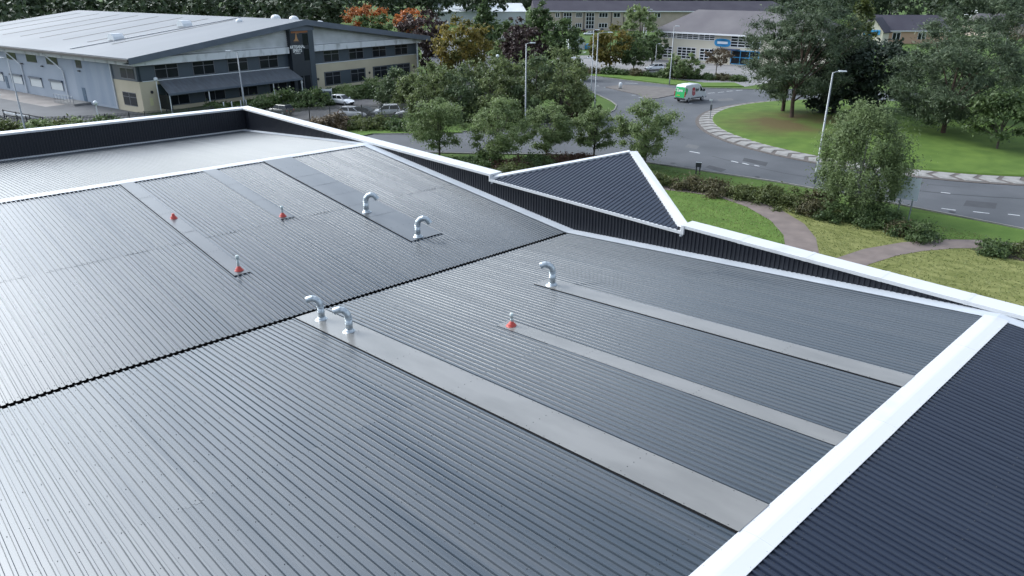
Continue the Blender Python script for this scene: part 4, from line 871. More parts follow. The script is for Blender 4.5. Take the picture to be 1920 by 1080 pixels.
def car(label, base, heading, paint, L=4.0, W=1.76, H=1.48, suv=False, group='cars in the neighbouring car parks'):
    b = np.array(base); t = thing('parked_car', label, 'car', (b[0], b[1], 0.01), heading, group); hw = W/2
    zb = 0.95 if not suv else 1.05; z0 = 0.24 if not suv else 0.32
    # body: lofted sections along x
    sec = [(-L/2, hw*0.82, z0+0.16, zb-0.18), (-L/2+0.12, hw*0.95, z0+0.02, zb-0.03), (-L*0.28, hw, z0, zb), (L*0.12, hw, z0, zb-0.01), (L*0.30, hw*0.99, z0, zb-0.10), (L/2-0.22, hw*0.93, z0+0.02, zb-0.24), (L/2, hw*0.74, z0+0.12, zb-0.42)]
    mb = MB(); n = 10
    for (x, w, a_, c_) in sec:
        mb.v += [(x, -w*0.90, a_), (x, -w, a_+0.12), (x, -w, (a_+c_)/2), (x, -w*0.97, c_-0.06), (x, -w*0.86, c_), (x, w*0.86, c_), (x, w*0.97, c_-0.06), (x, w, (a_+c_)/2), (x, w, a_+0.12), (x, w*0.90, a_)]
    for a_ in range(len(sec)-1):
        for q in range(n): mb.f.append((a_*n+q, a_*n+(q+1) % n, (a_+1)*n+(q+1) % n, (a_+1)*n+q))
    mb.f.append(tuple(range(n))); mb.f.append(tuple((len(sec)-1)*n+n-1-q for q in range(n)))
    mb.f = [f[::-1] for f in mb.f]
    body = mb.build('body', paint, t, smooth=True)
    xr, xf = -L/2+0.10, L*0.22; tr, tf = -L/2+0.42, L*0.02; wb, wt = hw*0.90, hw*0.70; zt = H
    c = MB(); c.hexa([(xr, -wb, zb-0.05), (xf, -wb, zb-0.05), (xf, wb, zb-0.05), (xr, wb, zb-0.05), (tr, -wt, zt), (tf, -wt, zt), (tf, wt, zt), (tr, wt, zt)]); cab = c.build('cabin', paint, t, bevel=0.07, seg=3)
    def lerp(p, q, k_): return tuple(np.array(p)*(1-k_)+np.array(q)*k_)
    def quadwin(name, A, B, Cc, D, off):
        P = [np.array(v, float) for v in (A, B, Cc, D)]; cc = sum(P)/4; o_ = np.array(off)*0.012
        MB().poly([cc+(p-cc)*0.88+o_ for p in P]).build(name, m_cglass, cab)
    quadwin('windscreen', (xf, -wb, zb), (xf, wb, zb), (tf, wt, zt), (tf, -wt, zt), (1, 0, 0.8))
    quadwin('rear_screen', (xr, wb, zb+0.08), (xr, -wb, zb+0.08), (tr, -wt, zt), (tr, wt, zt), (-1, 0, 0.5))
    for s_ in (-1, 1):
        xm, tm = (xr+xf)/2+0.1, (tr+tf)/2+0.15
        quadwin('side_window', (xr+0.1, s_*wb, zb), (xm, s_*wb, zb), (tm, s_*wt, zt), (tr+0.1, s_*wt, zt), (0, s_*1.2, 0.3)); quadwin('side_window', (xm, s_*wb, zb), (xf-0.05, s_*wb, zb), (tf, s_*wt, zt), (tm, s_*wt, zt), (0, s_*1.2, 0.3))
        MB().box(L*0.16, L*0.16+0.16, min(s_*wb, s_*(hw+0.14)), max(s_*wb, s_*(hw+0.14)), zb+0.02, zb+0.16).build('mirror', paint, t, bevel=0.03)
        MB().hexa([(L/2-0.34, s_*hw*0.50, zb-0.36), (L/2-0.05, s_*hw*0.50, zb-0.42), (L/2-0.22, s_*hw*0.90, zb-0.40), (L/2-0.45, s_*hw*0.92, zb-0.36), (L/2-0.40, s_*hw*0.50, zb-0.19), (L/2-0.16, s_*hw*0.50, zb-0.25), (L/2-0.30, s_*hw*0.88, zb-0.23), (L/2-0.50, s_*hw*0.92, zb-0.20)]).build('headlight', m_hl, t)
        MB().box(-L/2-0.02, -L/2+0.12, min(s_*hw*0.62, s_*hw*0.88), max(s_*hw*0.62, s_*hw*0.88), zb-0.30, zb-0.08).build('tail_light', m_tl, t)
        for x in (-L*0.31, L*0.31): wheel(t, x, s_*(hw-0.09), 0.31 if not suv else 0.36, 0.2)
        MB().box(-L*0.22, L*0.22, min(s_*hw*0.9, s_*(hw+0.01)), max(s_*hw*0.9, s_*(hw+0.01)), z0-0.03, z0+0.09).build('sill', m_trim, t)
    MB().box(L/2-0.03, L/2+0.02, -hw*0.5, hw*0.5, z0+0.10, z0+0.28).build('grille', m_trim, t); MB().box(-L/2-0.012, -L/2+0.02, -0.26, 0.26, z0+0.35, z0+0.46).build('number_plate', mat('yellow_plate', (0.6, 0.45, 0.05), 0.5), t)
    return t
car('small white hatchback in the open behind the car park fence', (61.4, 104.6), R(-74), m_wcar)
car('white car parked close behind the fence, below the hatchback', Z(664, 208, 0.9), R(-58), m_wcar, 4.3, 1.8, 1.5)
car('black car squeezed beside the white car behind the fence', Z(688, 208, 0.9), R(-58), m_kcar, 4.2, 1.78, 1.46)
car('white tall car behind the fence, half hidden by the willow thicket', Z(722, 206, 0.9), R(150), m_wcar, 4.5, 1.86, 1.66, True)
car('white car at the end of the fence row beneath the willow thicket', Z(768, 207, 0.9), R(150), m_wcar, 4.2, 1.8, 1.5)
car('black car half hidden behind the parapet near its corner', Z(524, 203, 0.9), R(110), m_kcar, 4.2, 1.78, 1.5)
car('white car facing left in the office car park', G(1226, 132), R(158), m_wcar, 4.4, 1.8, 1.45)
for px, py, pm_, hd, lab in ((1094, 61, m_kcar, 40, 'left black car parked below the brick office windows'), (1117, 61, m_kcar, 40, 'right black car parked below the brick office windows'), (1079, 62, m_wcar, 40, 'white car parked left of the black cars at the brick office'), (1104, 66, m_wcar, 130, 'white car parked in front of the black cars at the brick office'), (1128, 60, m_gcar, 40, 'grey car at the right end of the brick office row')):
    car(lab, G(px, py), R(hd), pm_, 4.3, 1.8, 1.5)

# white delivery van with green rear doors
vb = (106.7, 70.2); vn = thing('delivery_van', 'white delivery van with green rear doors and red cube logo on the road', 'van', (vb[0], vb[1], 0.012), R(-2))
vn.scale = (1.06, 1.06, 1.12)
sp_ = [(-2.75, 0.42), (-2.80, 0.75), (-2.70, 2.28), (-2.55, 2.46), (-1.0, 2.55), (0.6, 2.52), (1.15, 2.38), (1.95, 1.50), (2.55, 1.22), (2.74, 0.95), (2.78, 0.45)]
mb = MB(); NW_ = [(-1.0, 0.0), (-0.98, 1.0)]
n = len(sp_)
def vw(z): return 1.0 if z < 1.3 else 1.0-(z-1.3)*0.11
for s_ in (-1, 1): mb.v += [(x, s_*vw(z), z) for x, z in sp_]
mb.f += [tuple(range(n)), tuple(2*n-1-k_ for k_ in range(n))] + [((k_+1) % n, k_, n+k_, n+(k_+1) % n) for k_ in range(n)]
vbody = mb.build('body', m_wcar, vn, bevel=0.09, seg=3)
m_green = mat('van_green', (0.03, 0.42, 0.13), 0.35, coat=0.4); m_dred = mat('logo_red', (0.42, 0.01, 0.03), 0.4)
MB().hexa([(-2.81, -0.88, 0.72), (-2.79, 0.88, 0.72), (-2.70, 0.80, 2.2), (-2.70, -0.80, 2.2), (-2.845, -0.88, 0.72), (-2.845, 0.88, 0.72), (-2.745, 0.80, 2.2), (-2.745, -0.80, 2.2)]).build('rear_door', m_green, vn)
gp = MB(); gp.poly([(-2.75, -0.985, 2.1), (-2.3, -0.95, 2.05), (-2.08, -0.96, 1.8), (-2.35, -0.99, 1.35), (-2.78, -1.012, 1.0)]); gp.v = [(x, -vw(z)-0.012, z) for x, y_, z in gp.v]; gp.build('green_wrap', m_green, vn)
MB().box(-2.86, -2.76, -0.99, 0.99, 0.40, 0.66).build('rear_bumper', m_trim, vn)
for s_ in (-1, 1):
    MB().box(-2.83, -2.72, min(s_*0.9, s_*1.005), max(s_*0.9, s_*1.005), 0.85, 1.55).build('tail_light', m_tl, vn)
    for x in (-1.75, 1.75): wheel(vn, x, s_*0.90, 0.35, 0.24)
    MB().box(-1.3, 1.3, min(s_*0.96, s_*1.012), max(s_*0.96, s_*1.012), 0.50, 0.62).build('side_sill', m_trim, vn)
    w_ = MB(); w_.poly([(1.02, s_*1.0, 1.45), (1.80, s_*1.0, 1.45), (1.52, s_*1.0, 1.78), (1.22, s_*1.0, 2.10), (1.02, s_*1.0, 2.12)]); w_.v = [(x, s_*(vw(z)+0.012), z) for x, y_, z in w_.v]; w_.build('side_window', m_cglass, vn)
    MB().box(1.75, 1.95, min(s_*1.0, s_*1.26), max(s_*1.0, s_*1.26), 1.38, 1.72).build('mirror', m_trim, vn, bevel=0.03)
    MB().box(2.55, 2.76, min(s_*0.6, s_*0.9), max(s_*0.6, s_*0.9), 0.92, 1.12).build('headlight', m_hl, vn)
MB().poly([(1.27, -0.74, 2.30), (1.98, -0.86, 1.53), (1.98, 0.86, 1.53), (1.27, 0.74, 2.30)]).build('windscreen', m_cglass, vn)
MB().box(2.70, 2.80, -0.98, 0.98, 0.42, 0.72).build('front_bumper', m_trim, vn)
MB().box(-2.865, -2.85, -0.05, 0.5, 0.95, 1.07).build('number_plate', mat('yellow_plate', (0.6, 0.45, 0.05), 0.5), vn)
lg = MB(); hx = [(-0.42, 2.18), (0.0, 1.98), (0.0, 1.02), (-0.42, 0.80), (-0.84, 1.02), (-0.84, 1.98)]
lp_ = MB().poly([(x*0.9-0.25, -vw(z)-0.014, z*0.9+0.15) for x, z in hx]); lgo = lp_.build('cube_logo', m_dred, vn)
for (p, q) in (((-0.42, 1.42), (-0.42, 0.95)), ((-0.42, 1.42), (-0.10, 1.72)), ((-0.42, 1.42), (-0.74, 1.72))):
    P = np.array(p); Q = np.array(q); d_ = (Q-P)/np.linalg.norm(Q-P); n_ = np.array([-d_[1], d_[0]])*0.06
    MB().poly([((a_[0])*0.9-0.25, -vw(a_[1])-0.022, a_[1]*0.9+0.15) for a_ in (P-n_, Q-n_, Q+n_, P+n_)]).build('logo_line', mat('logo_pink', (0.8, 0.45, 0.48), 0.4), lgo)
me = text_mesh('dpd', 0.56, 0.02); me.materials.clear(); me.materials.append(m_trim); put('lettering', me, vn, (0.22, -1.0, 1.72), (R(84), 0, 0))
me = text_mesh('Zero', 0.55, 0.02); me.materials.clear(); me.materials.append(m_signw); put('lettering', me, vn, (-2.80, 0.1, 1.72), (R(90), 0, R(-90)))

# ================================================================== trees and shrubs
def qmesh(name, V, tint, m):
    nq = len(V)//4; me = bpy.data.meshes.new(name); me.vertices.add(len(V)); me.vertices.foreach_set('co', V.astype(np.float32).ravel())
    me.loops.add(nq*4); me.loops.foreach_set('vertex_index', np.arange(nq*4, dtype=np.int32)); me.polygons.add(nq); me.polygons.foreach_set('loop_start', np.arange(nq, dtype=np.int32)*4)
    at = me.attributes.new('tint', 'FLOAT', 'POINT'); at.data.foreach_set('value', np.repeat(tint, 4).astype(np.float32)); me.materials.append(m); me.update(); return me
def leaf_quads(rg, P, size, aspect, out, bias=0.8, up=0.7):
    n = len(P); N = rg.normal(size=(n, 3)) + bias*out + np.array([0, 0, up]); N /= np.linalg.norm(N, axis=1)[:, None]+1e-9
    T = rg.normal(size=(n, 3)); T -= N*(T*N).sum(1)[:, None]; T /= np.linalg.norm(T, axis=1)[:, None]+1e-9; B = np.cross(N, T)
    s_ = size*rg.uniform(0.6, 1.3, (n, 1)); V = np.empty((n, 4, 3)); V[:, 0] = P-T*s_; V[:, 1] = P-B*s_*aspect; V[:, 2] = P+T*s_; V[:, 3] = P+B*s_*aspect
    return V.reshape(-1, 3)
def crown(seed, h, z0, rx, n_cl, n_leaf, lsize, shape='round', aspect=0.55, clump=0.22, flat=0.75, fill=0.55, droop=0.0, rxy=1.0):
    rg = np.random.default_rng(seed); cs = []; hc = h-z0
    while len(cs) < n_cl:
        q = rg.uniform(-1, 1, 3); d_ = np.linalg.norm(q)
        if d_ > 1 or d_ < fill*rg.uniform(0, 1)**0.5: continue
        t_ = (q[2]+1)/2
        if shape == 'round': w = 1.0
        elif shape == 'oval': w = 1.0-0.25*max(0, t_-0.5)
        elif shape == 'cone': w = 1.15*(1-t_)+0.12
        elif shape == 'vase': w = 0.65+0.45*t_
        elif shape == 'dome': w = 1.0
        if shape == 'cone': q[:2] = q[:2]/max(np.linalg.norm(q[:2]), 1e-6)*rg.uniform(0.3, 1)*w
        elif shape == 'dome': q[2] = abs(q[2])*2-1
        else: q[:2] *= w
        cs.append((q[0]*rx, q[1]*rx*rxy, z0+hc*(q[2]+1)/2))
    cs = np.array(cs); cr_ = rx*clump*rg.uniform(0.7, 1.35, len(cs)); ct_ = rg.uniform(0, 1, len(cs))
    k_ = rg.integers(0, len(cs), n_leaf); g_ = rg.normal(size=(n_leaf, 3)); g_ /= np.linalg.norm(g_, axis=1)[:, None]; rad = np.minimum(np.abs(rg.normal(0, 0.62, (n_leaf, 1))), 1.6)
    off = g_*rad*cr_[k_][:, None]; off[:, 2] *= flat
    P = cs[k_]+off
    if droop: P[:, 2] -= droop*rg.uniform(0, 1, n_leaf)**2*np.linalg.norm(P[:, :2], axis=1)/rx*hc*0.25
    P[:, 2] = np.maximum(P[:, 2], 0.05)
    cen = np.array([0, 0, z0+hc*0.45]); out = P-cen; out /= np.linalg.norm(out, axis=1)[:, None]+1e-9
    V = leaf_quads(rg, P, lsize, aspect, 0.6*out+0.6*g_)
    return V, np.clip(0.55*ct_[k_]+0.45*rg.uniform(0, 1, n_leaf), 0, 1), cs
def limbs(seed, h, z0, rx, cs, r0, nl=14, lean=0.0, fork=0.35):
    rg = np.random.default_rng(seed+99); mb = MB(); top = z0+(h-z0)*0.75
    tr = [(0, 0, -0.1), (0.02, 0, 0.3)]; rd = [r0*1.35, r0]; m_ = 5
    for k_ in range(1, m_+1): z_ = 0.3+(top-0.3)*k_/m_; tr.append((rg.normal()*0.03*h*0.3+lean*z_, rg.normal()*0.03*h*0.3, z_)); rd.append(r0*(1-0.85*k_/m_)+0.02)
    mb.tube(tr, rd, 8)
    for q in rg.permutation(len(cs))[:nl]:
        c_ = cs[q]; zs = min(max(z0*0.7+(c_[2]-z0)*fork, 0.4), top*0.95); f = (zs-0.3)/(top-0.3)*m_; i = int(min(max(f, 0), m_-1)); a_ = np.array(tr[i+1])*(1-(f-i))+np.array(tr[min(i+2, m_+1)])*(f-i)
        mid = (a_+c_)/2+np.array([0, 0, 0.06*h*0.3]); mb.tube([a_, mid, c_], [r0*0.38, r0*0.22, 0.02], 5, cap=False)
    return mb
m_bark = mat('bark', (0.060, 0.050, 0.042), 0.9, 0, 0.2, (0.10, 0.085, 0.07), 3, 5); m_pbark = mat('pine_bark', (0.062, 0.046, 0.038), 0.9, 0, 0.2, (0.10, 0.068, 0.05), 2, 5); m_birch = mat('birch_bark', (0.42, 0.42, 0.40), 0.8, 0, 0.2, (0.10, 0.10, 0.10), 5, 5)
LW = leafmat('grey_green_leaves', (0.100, 0.145, 0.055), (0.265, 0.330, 0.140), 0.4); LG = leafmat('deep_green_leaves', (0.042, 0.074, 0.028), (0.130, 0.185, 0.066), 0.4); LY = leafmat('yellow_green_leaves', (0.045, 0.065, 0.016), (0.15, 0.17, 0.05))
LC = leafmat('copper_leaves', (0.030, 0.018, 0.018), (0.085, 0.055, 0.048)); LO = leafmat('orange_leaves', (0.20, 0.075, 0.025), (0.60, 0.20, 0.06), 0.4); LP = leafmat('pine_needles', (0.040, 0.064, 0.036), (0.125, 0.165, 0.085), 0.25); LD = leafmat('yew_needles', (0.016, 0.028, 0.018), (0.045, 0.068, 0.040), 0.15)
LB = leafmat('birch_leaves', (0.088, 0.125, 0.050), (0.225, 0.290, 0.125), 0.4); LM = leafmat('autumn_mixed_leaves', (0.055, 0.080, 0.020), (0.290, 0.215, 0.050), 0.4); LR = leafmat('russet_shrub_leaves', (0.05, 0.028, 0.020), (0.14, 0.075, 0.05)); LN = leafmat('brown_leaves', (0.06, 0.045, 0.025), (0.19, 0.14, 0.085))
def tree(name, label, cat, base, toppx, halfw, m, kind='round', n_leaf=6000, n_cl=50, ls=0.22, z0f=0.25, seed=1, bark=None, r0=None, group=None, xy=None, **kw):
    b = np.array(xy) if xy is not None else G(*base); h = height_at(b, *toppx); rx = halfw/ppm(b); z0 = h*z0f
    t = thing(name, label, cat, (b[0], b[1], 0), 0, group); V, ti, cs = crown(seed, h, z0, rx, n_cl, n_leaf, ls, kind, **kw)
    put('crown', qmesh('crown', V, ti, m), t); limbs(seed, h, z0, rx, cs, r0 or max(0.06, h*0.018)).build('trunk', bark or m_bark, t, smooth=True); return t
gr = 'young trees along the roadside'
tree('roadside_tree', 'leftmost of the five grey green roadside trees, behind the ridge end', 'tree', (824, 294), (822, 186), 54, LW, 'round', 21000, 66, 0.11, 0.13, 11, group=gr, clump=0.25, fill=0.35, flat=0.65)
tree('roadside_tree', 'second roadside tree from the left, the fullest of the five', 'tree', (934, 308), (928, 182), 58, LW, 'round', 23000, 70, 0.11, 0.12, 12, group=gr, clump=0.25, fill=0.35, flat=0.65)
tree('roadside_tree', 'third roadside tree from the left, directly behind the coping dip', 'tree', (1025, 298), (1030, 196), 46, LW, 'round', 18000, 56, 0.11, 0.14, 13, group=gr, clump=0.25, fill=0.35, flat=0.65)
tree('roadside_tree', 'fourth roadside tree from the left, just above the canopy apex', 'tree', (1113, 296), (1112, 200), 42, LW, 'round', 17000, 54, 0.11, 0.16, 14, group=gr, clump=0.25, fill=0.35, flat=0.65)
tree('roadside_tree', 'rightmost roadside tree standing alone right of the canopy apex', 'tree', (1209, 314), (1222, 186), 56, LW, 'round', 22000, 66, 0.11, 0.14, 15, group=gr, clump=0.25, fill=0.35, flat=0.65)
tree('birch_tree', 'large drooping birch between the hedge and the road', 'tree', (1600, 398), (1645, 190), 84, LB, 'oval', 42000, 130, 0.11, 0.06, 16, bark=m_birch, r0=0.16, droop=1.0, clump=0.24, aspect=0.42)
pk = dict(aspect=0.22, clump=0.20, flat=0.55, fill=0.8)
def pine(label, base, toppx, halfw, n, seed, z0f=0.3, m=LP, shift=None, ls=0.34, n_cl=110, xy=None):
    return tree('pine_tree', label, 'tree', base, toppx, halfw, m, 'oval', n, n_cl, ls, z0f, seed, bark=m_pbark, r0=0.30, group='pines on the roundabout', xy=xy, **pk)
pine('tall spreading pine at the left of the roundabout lawn', (1483, 229), (1470, -18), 100, 44000, 21, 0.16, n_cl=150, ls=0.23)
pine('slimmer pine just behind the left roundabout pine', (1466, 216), (1440, 20), 62, 12000, 22, 0.15)
pine('broad blue green pine in the middle right of the roundabout', (1765, 262), (1740, 40), 108, 44000, 23, 0.14, n_cl=150, ls=0.23)
pine('tallest dark pine behind the broad roundabout pine', (1800, 230), (1790, -22), 92, 34000, 24, 0.12, n_cl=130, ls=0.25)
tree('dark_conifer', 'very dark conifer between the two big pines, left one', 'tree', (1560, 222), (1575, 60), 60, LD, 'oval', 12000, 80, 0.3, 0.05, 25, r0=0.4, group='dark conifers on the roundabout', clump=0.24)
tree('dark_conifer', 'very dark conifer between the two big pines, right one', 'tree', (1625, 215), (1640, 70), 66, LD, 'oval', 12000, 80, 0.3, 0.05, 26, r0=0.4, group='dark conifers on the roundabout', clump=0.24)
tree('small_tree', 'small deep green tree at the right edge of the roundabout lawn', 'tree', (1866, 290), (1885, 175), 62, LG, 'round', 8000, 55, 0.2, 0.3, 27, r0=0.13)
tree('larch_tree', 'pale yellow green larch rising behind the dark conifers', 'tree', (1602, 120), (1612, -10), 36, LY, 'cone', 6000, 50, 0.4, 0.1, 28)
tree('bare_larch', 'thin half bare larch at the right edge behind the pines', 'tree', (1885, 150), (1893, 5), 40, LN, 'cone', 900, 40, 0.25, 0.2, 29, r0=0.25)
tree('bushy_tree', 'leafy tree at the right edge above the small deep green tree', 'tree', (1935, 215), (1925, 110), 60, LG, 'round', 6000, 40, 0.25, 0.1, 30)
# middle distance
rows = [('maple_tree', 'red and orange topped tree right of the gable roof', (690, 72), (688, 10), 44, LO, LG), ('maple_tree', 'russet tree behind the gable end, right of the red one', (775, 100), (770, 14), 46, LO, LC)]
tree('maple_tree', 'red and orange topped tree right of the gable roof apex', 'tree', (692, 84), (684, 12), 40, LO, 'round', 4500, 40, 0.42, 0.35, 41)
tree('green_tree', 'green lower tree just right of the red topped maple', 'tree', (705, 88), (712, 22), 32, LG, 'round', 4000, 40, 0.42, 0.2, 42)
tree('maple_tree', 'orange topped tree behind the copper beech near the gable end', 'tree', (766, 92), (762, 14), 30, LO, 'round', 2600, 30, 0.42, 0.4, 43)
tree('copper_tree', 'broad copper leaved tree behind the right gable end', 'tree', (800, 104), (798, 16), 50, LC, 'round', 6000, 50, 0.42, 0.15, 44)
tree('copper_tree', 'dark copper tree close beside the right end of the gable building', 'tree', (800, 140), (795, 60), 34, LC, 'round', 4000, 40, 0.36, 0.1, 45)
tree('autumn_tree', 'green tree turning orange behind the two flagpoles', 'tree', (866, 150), (858, 28), 56, LM, 'oval', 9000, 60, 0.34, 0.1, 46)
tree('dark_tree', 'tall dark green tree left of the white shed gap', 'tree', (908, 115), (905, -6), 34, LG, 'cone', 6000, 60, 0.42, 0.05, 47)
tree('green_tree', 'soft green tree between the dark tree and copper trees', 'tree', (942, 110), (942, 36), 30, LG, 'round', 4000, 40, 0.4, 0.1, 48)
tree('green_tree', 'pale bush tree right of the dark trunked lamp', 'tree', (940, 122), (942, 76), 22, LW, 'round', 3000, 30, 0.32, 0.05, 49)
tree('copper_tree', 'large copper tree in the middle behind the tall lamp', 'tree', (982, 128), (978, 50), 44, LC, 'round', 6500, 55, 0.36, 0.1, 50)
tree('copper_tree', 'purple topped tree behind the large copper tree', 'tree', (970, 98), (968, 26), 24, LC, 'oval', 3500, 35, 0.4, 0.1, 51)
tree('dark_tree', 'tall dark evergreen left of the brick office', 'tree', (1012, 98), (1008, 2), 36, LG, 'cone', 6000, 60, 0.42, 0.05, 52)
tree('green_tree', 'rounded green tree before the left part of the brick office', 'tree', (1052, 128), (1046, 34), 38, LG, 'oval', 7000, 55, 0.34, 0.08, 53)
tree('autumn_tree', 'olive tree standing on the office verge left of the poplar', 'tree', (1142, 134), (1140, 48), 44, LM, 'round', 7000, 55, 0.32, 0.2, 54)
tree('poplar_tree', 'tall pale green poplar before the brick office', 'tree', (1196, 112), (1184, 4), 34, LW, 'oval', 7000, 60, 0.36, 0.05, 55)
tree('green_tree', 'green tree below the poplar beside the white car', 'tree', (1187, 134), (1184, 66), 36, LG, 'round', 6000, 50, 0.3, 0.2, 56)
tree('green_tree', 'dark tree against the left corner of the cream office', 'tree', (1222, 122), (1218, 52), 26, LG, 'oval', 4500, 45, 0.32, 0.1, 57)
tree('willow_bush', 'left of two willowy bushes before the cream office windows', 'shrub', (1265, 148), (1266, 98), 22, LW, 'round', 3500, 35, 0.24, 0.08, 58)
tree('willow_bush', 'right of two willowy bushes before the cream office windows', 'shrub', (1293, 147), (1292, 102), 22, LW, 'round', 3500, 35, 0.24, 0.08, 59)
tree('small_tree', 'thin brownish tree before the cream office sign', 'tree', (1342, 139), (1346, 88), 26, LN, 'round', 1900, 35, 0.22, 0.35, 60)
# willow thicket across the middle
gr = 'willow thicket behind the road'
for i, (px, py, ty, hw_) in enumerate(((742, 194, 128, 42), (775, 204, 136, 40), (815, 222, 118, 48), (868, 224, 122, 48), (920, 226, 104, 52), (965, 222, 118, 44), (1005, 226, 100, 48), (1052, 228, 92, 50), (1078, 218, 112, 34))):
    lab = ['first', 'second', 'third', 'fourth', 'fifth', 'sixth', 'seventh', 'eighth', 'ninth'][i]
    tree('willow_bush', lab + ' tall willow bush from the left in the thicket across the road', 'shrub', (px, py), (px, ty), hw_, leafmat('thicket_leaves', (0.078, 0.106, 0.042), (0.210, 0.255, 0.100), 0.4) if i % 3 else leafmat('dull_willow_leaves', (0.052, 0.080, 0.037), (0.150, 0.200, 0.092), 0.35), 'dome', 7500, 60, 0.2, 0.03, 70+i, group=gr, clump=0.24)
for i, (px, py, ty, hw_) in enumerate(((835, 178, 118, 36), (885, 172, 112, 40), (940, 170, 104, 40), (995, 172, 100, 36), (1045, 170, 90, 40), (1075, 150, 100, 26))):
    tree('willow_bush', ['leftmost', 'second', 'third', 'fourth', 'fifth', 'rightmost'][i] + ' bush of the back row of the willow thicket', 'shrub', (px, py), (px, ty), hw_, leafmat('thicket_leaves', (0, 0, 0), (0, 0, 0)), 'dome', 6000, 50, 0.24, 0.03, 90+i, group=gr, clump=0.24)
# shrubs: leafy mounds
def shrub(label, base, hpx, halfw, m, seed, n=2600, ls=0.13, group=None, name='shrub', rxy=1.0, xy=None, h=None):
    b = np.array(xy) if xy is not None else G(*base); hh2 = h or max(0.5, 0.86*height_at(b, base[0], base[1]-hpx)); rx = halfw/ppm(b)
    t = thing(name, label, 'shrub', (b[0], b[1], 0), 0, group)
    V, ti, cs = crown(seed, hh2, 0.05, rx, 38, n, ls, 'dome', clump=0.33, fill=0.4, rxy=rxy, flat=0.6); put('foliage', qmesh('foliage', V, ti, m), t)
    mb = MB()
    for q in cs[:7]: mb.tube([(q[0]*0.2, q[1]*0.2, -0.05), (q[0]*0.7, q[1]*0.7, q[2]*0.8)], [0.04, 0.015], 5)
    mb.build('stems', m_bark, t)
hg = 'hedge shrubs along the near verge'
LH = leafmat('hedge_leaves', (0.052, 0.074, 0.024), (0.165, 0.190, 0.065), 0.35); LH2 = leafmat('brown_hedge_leaves', (0.055, 0.056, 0.025), (0.155, 0.135, 0.065))
for i, (px, py, hp, hw_, m_, lab) in enumerate(((1237, 346, 22, 30, LH, 'green hedge shrub nearest the canopy tip'), (1290, 352, 24, 36, LH2, 'brownish hedge shrub below the small black sign'), (1340, 362, 28, 42, LH2, 'second brownish hedge shrub right of the black sign'),
    (1395, 370, 26, 40, LH, 'low green hedge shrub midway along the verge'), (1440, 378, 34, 40, LH, 'rounded green hedge shrub left of the street lamp foot'), (1490, 390, 40, 44, LH, 'broad hedge shrub just left of the birch lamp'), (1530, 400, 44, 42, LH2, 'tall brownish hedge shrub at the lamp foot'),
    (1565, 410, 36, 40, LG, 'dark hedge shrub left under the birch'), (1625, 418, 34, 44, LG, 'dark hedge shrub right under the birch'), (1660, 420, 40, 36, LG, 'rounded dark shrub by the direction sign posts'), (1715, 445, 34, 46, LG, 'glossy round shrub standing in front of the direction sign'), (1690, 436, 22, 30, LH2, 'low brown shrub left of the glossy round shrub'))):
    shrub(lab, (px, py), hp, hw_, m_, 100+i, 4200, 0.10, hg, rxy=0.85)
shrub('shrub on bare soil at the right end of the path', (1862, 472), 26, 40, LG, 120, 3000, 0.1); shrub('shrub at the right frame edge beside the path', (1925, 478), 26, 36, LH, 121, 2600, 0.1)
sheet('planting_bed', [(1820, 468), (1840, 462), (1900, 468), (2000, 486), (2000, 505), (1930, 492), (1860, 480)], 0.03, m_soil)
hv = 'low shrubs under the roadside trees'
for i, (px, py, hp, hw_, m_, lab) in enumerate(((865, 309, 12, 34, LG, 'low clipped shrub at the left under the roadside trees'), (912, 316, 34, 34, LG, 'dark rounded shrub under the second roadside tree'), (960, 318, 26, 40, LR, 'russet shrub right of the second roadside tree'), (1010, 312, 24, 40, LG, 'green shrub under the third roadside tree'), (1055, 306, 20, 36, LR, 'russet shrub left of the canopy apex'), (960, 330, 26, 44, LH, 'green shrub close behind the canopy corner'), (1090, 304, 14, 30, LR, 'small russet shrub under the fourth roadside tree'))):
    shrub(lab, (px, py), hp, hw_, m_, 130+i, 4000, 0.12, hv)
hn = 'hedges around the neighbouring car park'
for i, (px, py, hp, hw_, m_, lab) in enumerate(((500, 205, 36, 34, LG, 'dark hedge bush behind the parapet corner'), (545, 203, 38, 38, LG, 'dark hedge bush below the sign tower'), (590, 200, 38, 38, LG, 'dark hedge bush below the cream wall start'), (622, 184, 22, 20, LG, 'low bush behind the white notice board'), (650, 184, 28, 30, LW, 'grey green bush under the right cream windows'), (690, 182, 34, 28, LG, 'rounded bush beside the tall white post'), (712, 176, 38, 30, LW, 'grey green bush before the far cream window'), (410, 205, 14, 26, LG, 'small dark bush by the marker posts'))):
    shrub(lab, (px, py), hp, hw_, m_, 150+i, 4500, 0.2, hn)
for i, (px, py, hp, hw_, m_, lab) in enumerate(((600, 248, 32, 30, LN, 'brownish reed bush before the car park fence'), (630, 244, 40, 32, LN, 'tall dry bush before the car park fence'), (668, 240, 22, 34, LH, 'green bush before the fence below the white car'), (705, 240, 26, 38, LH, 'green bush before the fence further right'), (748, 242, 22, 38, LG, 'dark bush at the fence end by the thicket'), (790, 244, 26, 36, LG, 'dark bush under the thicket edge'))):
    shrub(lab, (px, py), hp, hw_, m_, 170+i, 4200, 0.17, 'bushes before the car park fence')
for i, (px, py, hp, hw_, m_, lab) in enumerate(((15, 258, 44, 40, LH, 'leafy bush at the left edge before the yard'), (75, 258, 40, 36, LW, 'pale bush right of the leftmost lamp'), (115, 254, 34, 34, LY, 'yellow green bush before the left fence'), (150, 252, 36, 30, LW, 'grey bush before the left fence'), (205, 246, 34, 34, LG, 'low bush before the left fence near the globe lamp'))):
    shrub(lab, (px, py), hp, hw_, m_, 180+i, 4200, 0.18, 'bushes behind the far parapet')
hf = 'low hedge along the far verge'
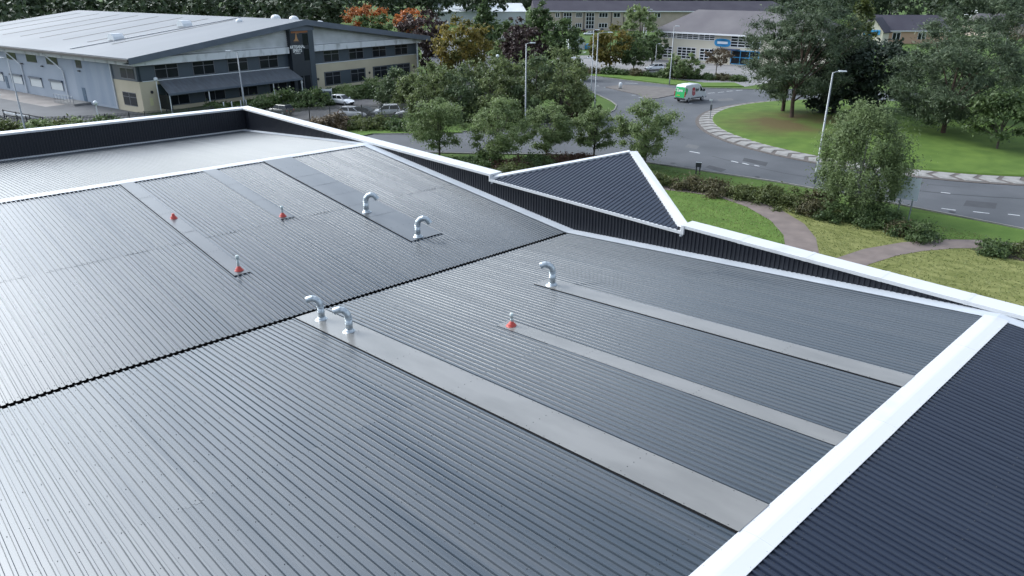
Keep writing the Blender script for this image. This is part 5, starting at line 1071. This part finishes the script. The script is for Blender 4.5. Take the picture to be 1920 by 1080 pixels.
for i in range(11):
    px = 1112+i*27; py = 138+i*1.35; shrub(['first', 'second', 'third', 'fourth', 'fifth', 'sixth', 'seventh', 'eighth', 'ninth', 'tenth', 'eleventh'][i]+' low hedge shrub from the left on the far verge', (px, py), 12+3*(i % 2), 18, LG if i % 3 else LH2, 200+i, 1800, 0.2, hf)
shrub('dark purple bush at the road corner below the twin lamp', (1068, 222), 30, 24, LR, 215, 2600, 0.16); shrub('bright green bush at the road corner', (1122, 218), 24, 12, LY, 216, 1500, 0.14)

# far-off wood behind everything
rg = np.random.default_rng(5); VV = []; TT = []
def wood(n, d0, d1, a0, a1, h0, h1, q, ls):
    for k_ in range(n):
        az = YAW+R(rg.uniform(a0, a1)); dd = rg.uniform(d0, d1); h = rg.uniform(h0, h1); V, ti, cs = crown(int(rg.integers(1e6)), h, h*0.05, h*rg.uniform(0.26, 0.42), 26, q, ls, rg.choice(['oval', 'cone', 'round']), clump=0.3)
        V = V+np.array([dd*math.cos(az), dd*math.sin(az), (dd-250)*0.02]); VV.append(V); TT.append(np.clip(ti*0.55+rg.uniform(0, 0.45), 0, 1))
wood(190, 370, 470, -44, 14, 14, 21, 560, 0.95); wood(190, 255, 390, 13, 46, 11, 17, 560, 0.85); wood(120, 470, 560, -44, 46, 20, 26, 420, 1.3)
o = put('wood', qmesh('wood', np.concatenate(VV), np.concatenate(TT), leafmat('wood_leaves', (0.024, 0.042, 0.022), (0.075, 0.104, 0.050)))); o['kind'] = 'stuff'; o['label'] = 'dark mixed wood along the skyline'
# rough grass tufts on the near lawns
rg = np.random.default_rng(8); n = 60000; X = rg.uniform(28.5, 63, n); Y = rg.uniform(2, 50, n)
def inside(P, poly):
    poly = np.array(poly); c_ = np.zeros(len(P), bool); j = len(poly)-1
    for i in range(len(poly)):
        xi, yi = poly[i]; xj, yj = poly[j]
        c_ ^= ((yi > P[:, 1]) != (yj > P[:, 1])) & (P[:, 0] < (xj-xi)*(P[:, 1]-yi)/(yj-yi+1e-12)+xi); j = i
    return c_
P = np.c_[X, Y]; keep = ~inside(P, pa) & ~inside(P, pbw); P = P[keep]; P3 = np.c_[P, np.full(len(P), 0.05)]
V = leaf_quads(rg, P3, 0.075, 0.3, np.tile([0, 0, 1.0], (len(P3), 1)), 0.3, 0.5)
o = put('grass_tufts', qmesh('grass_tufts', V, rg.uniform(0, 1, len(P3)), leafmat('grass_blades', (0.120, 0.155, 0.040), (0.200, 0.225, 0.080)))); o['kind'] = 'stuff'; o['label'] = 'rough grass tufts on the lawns between building and hedge'
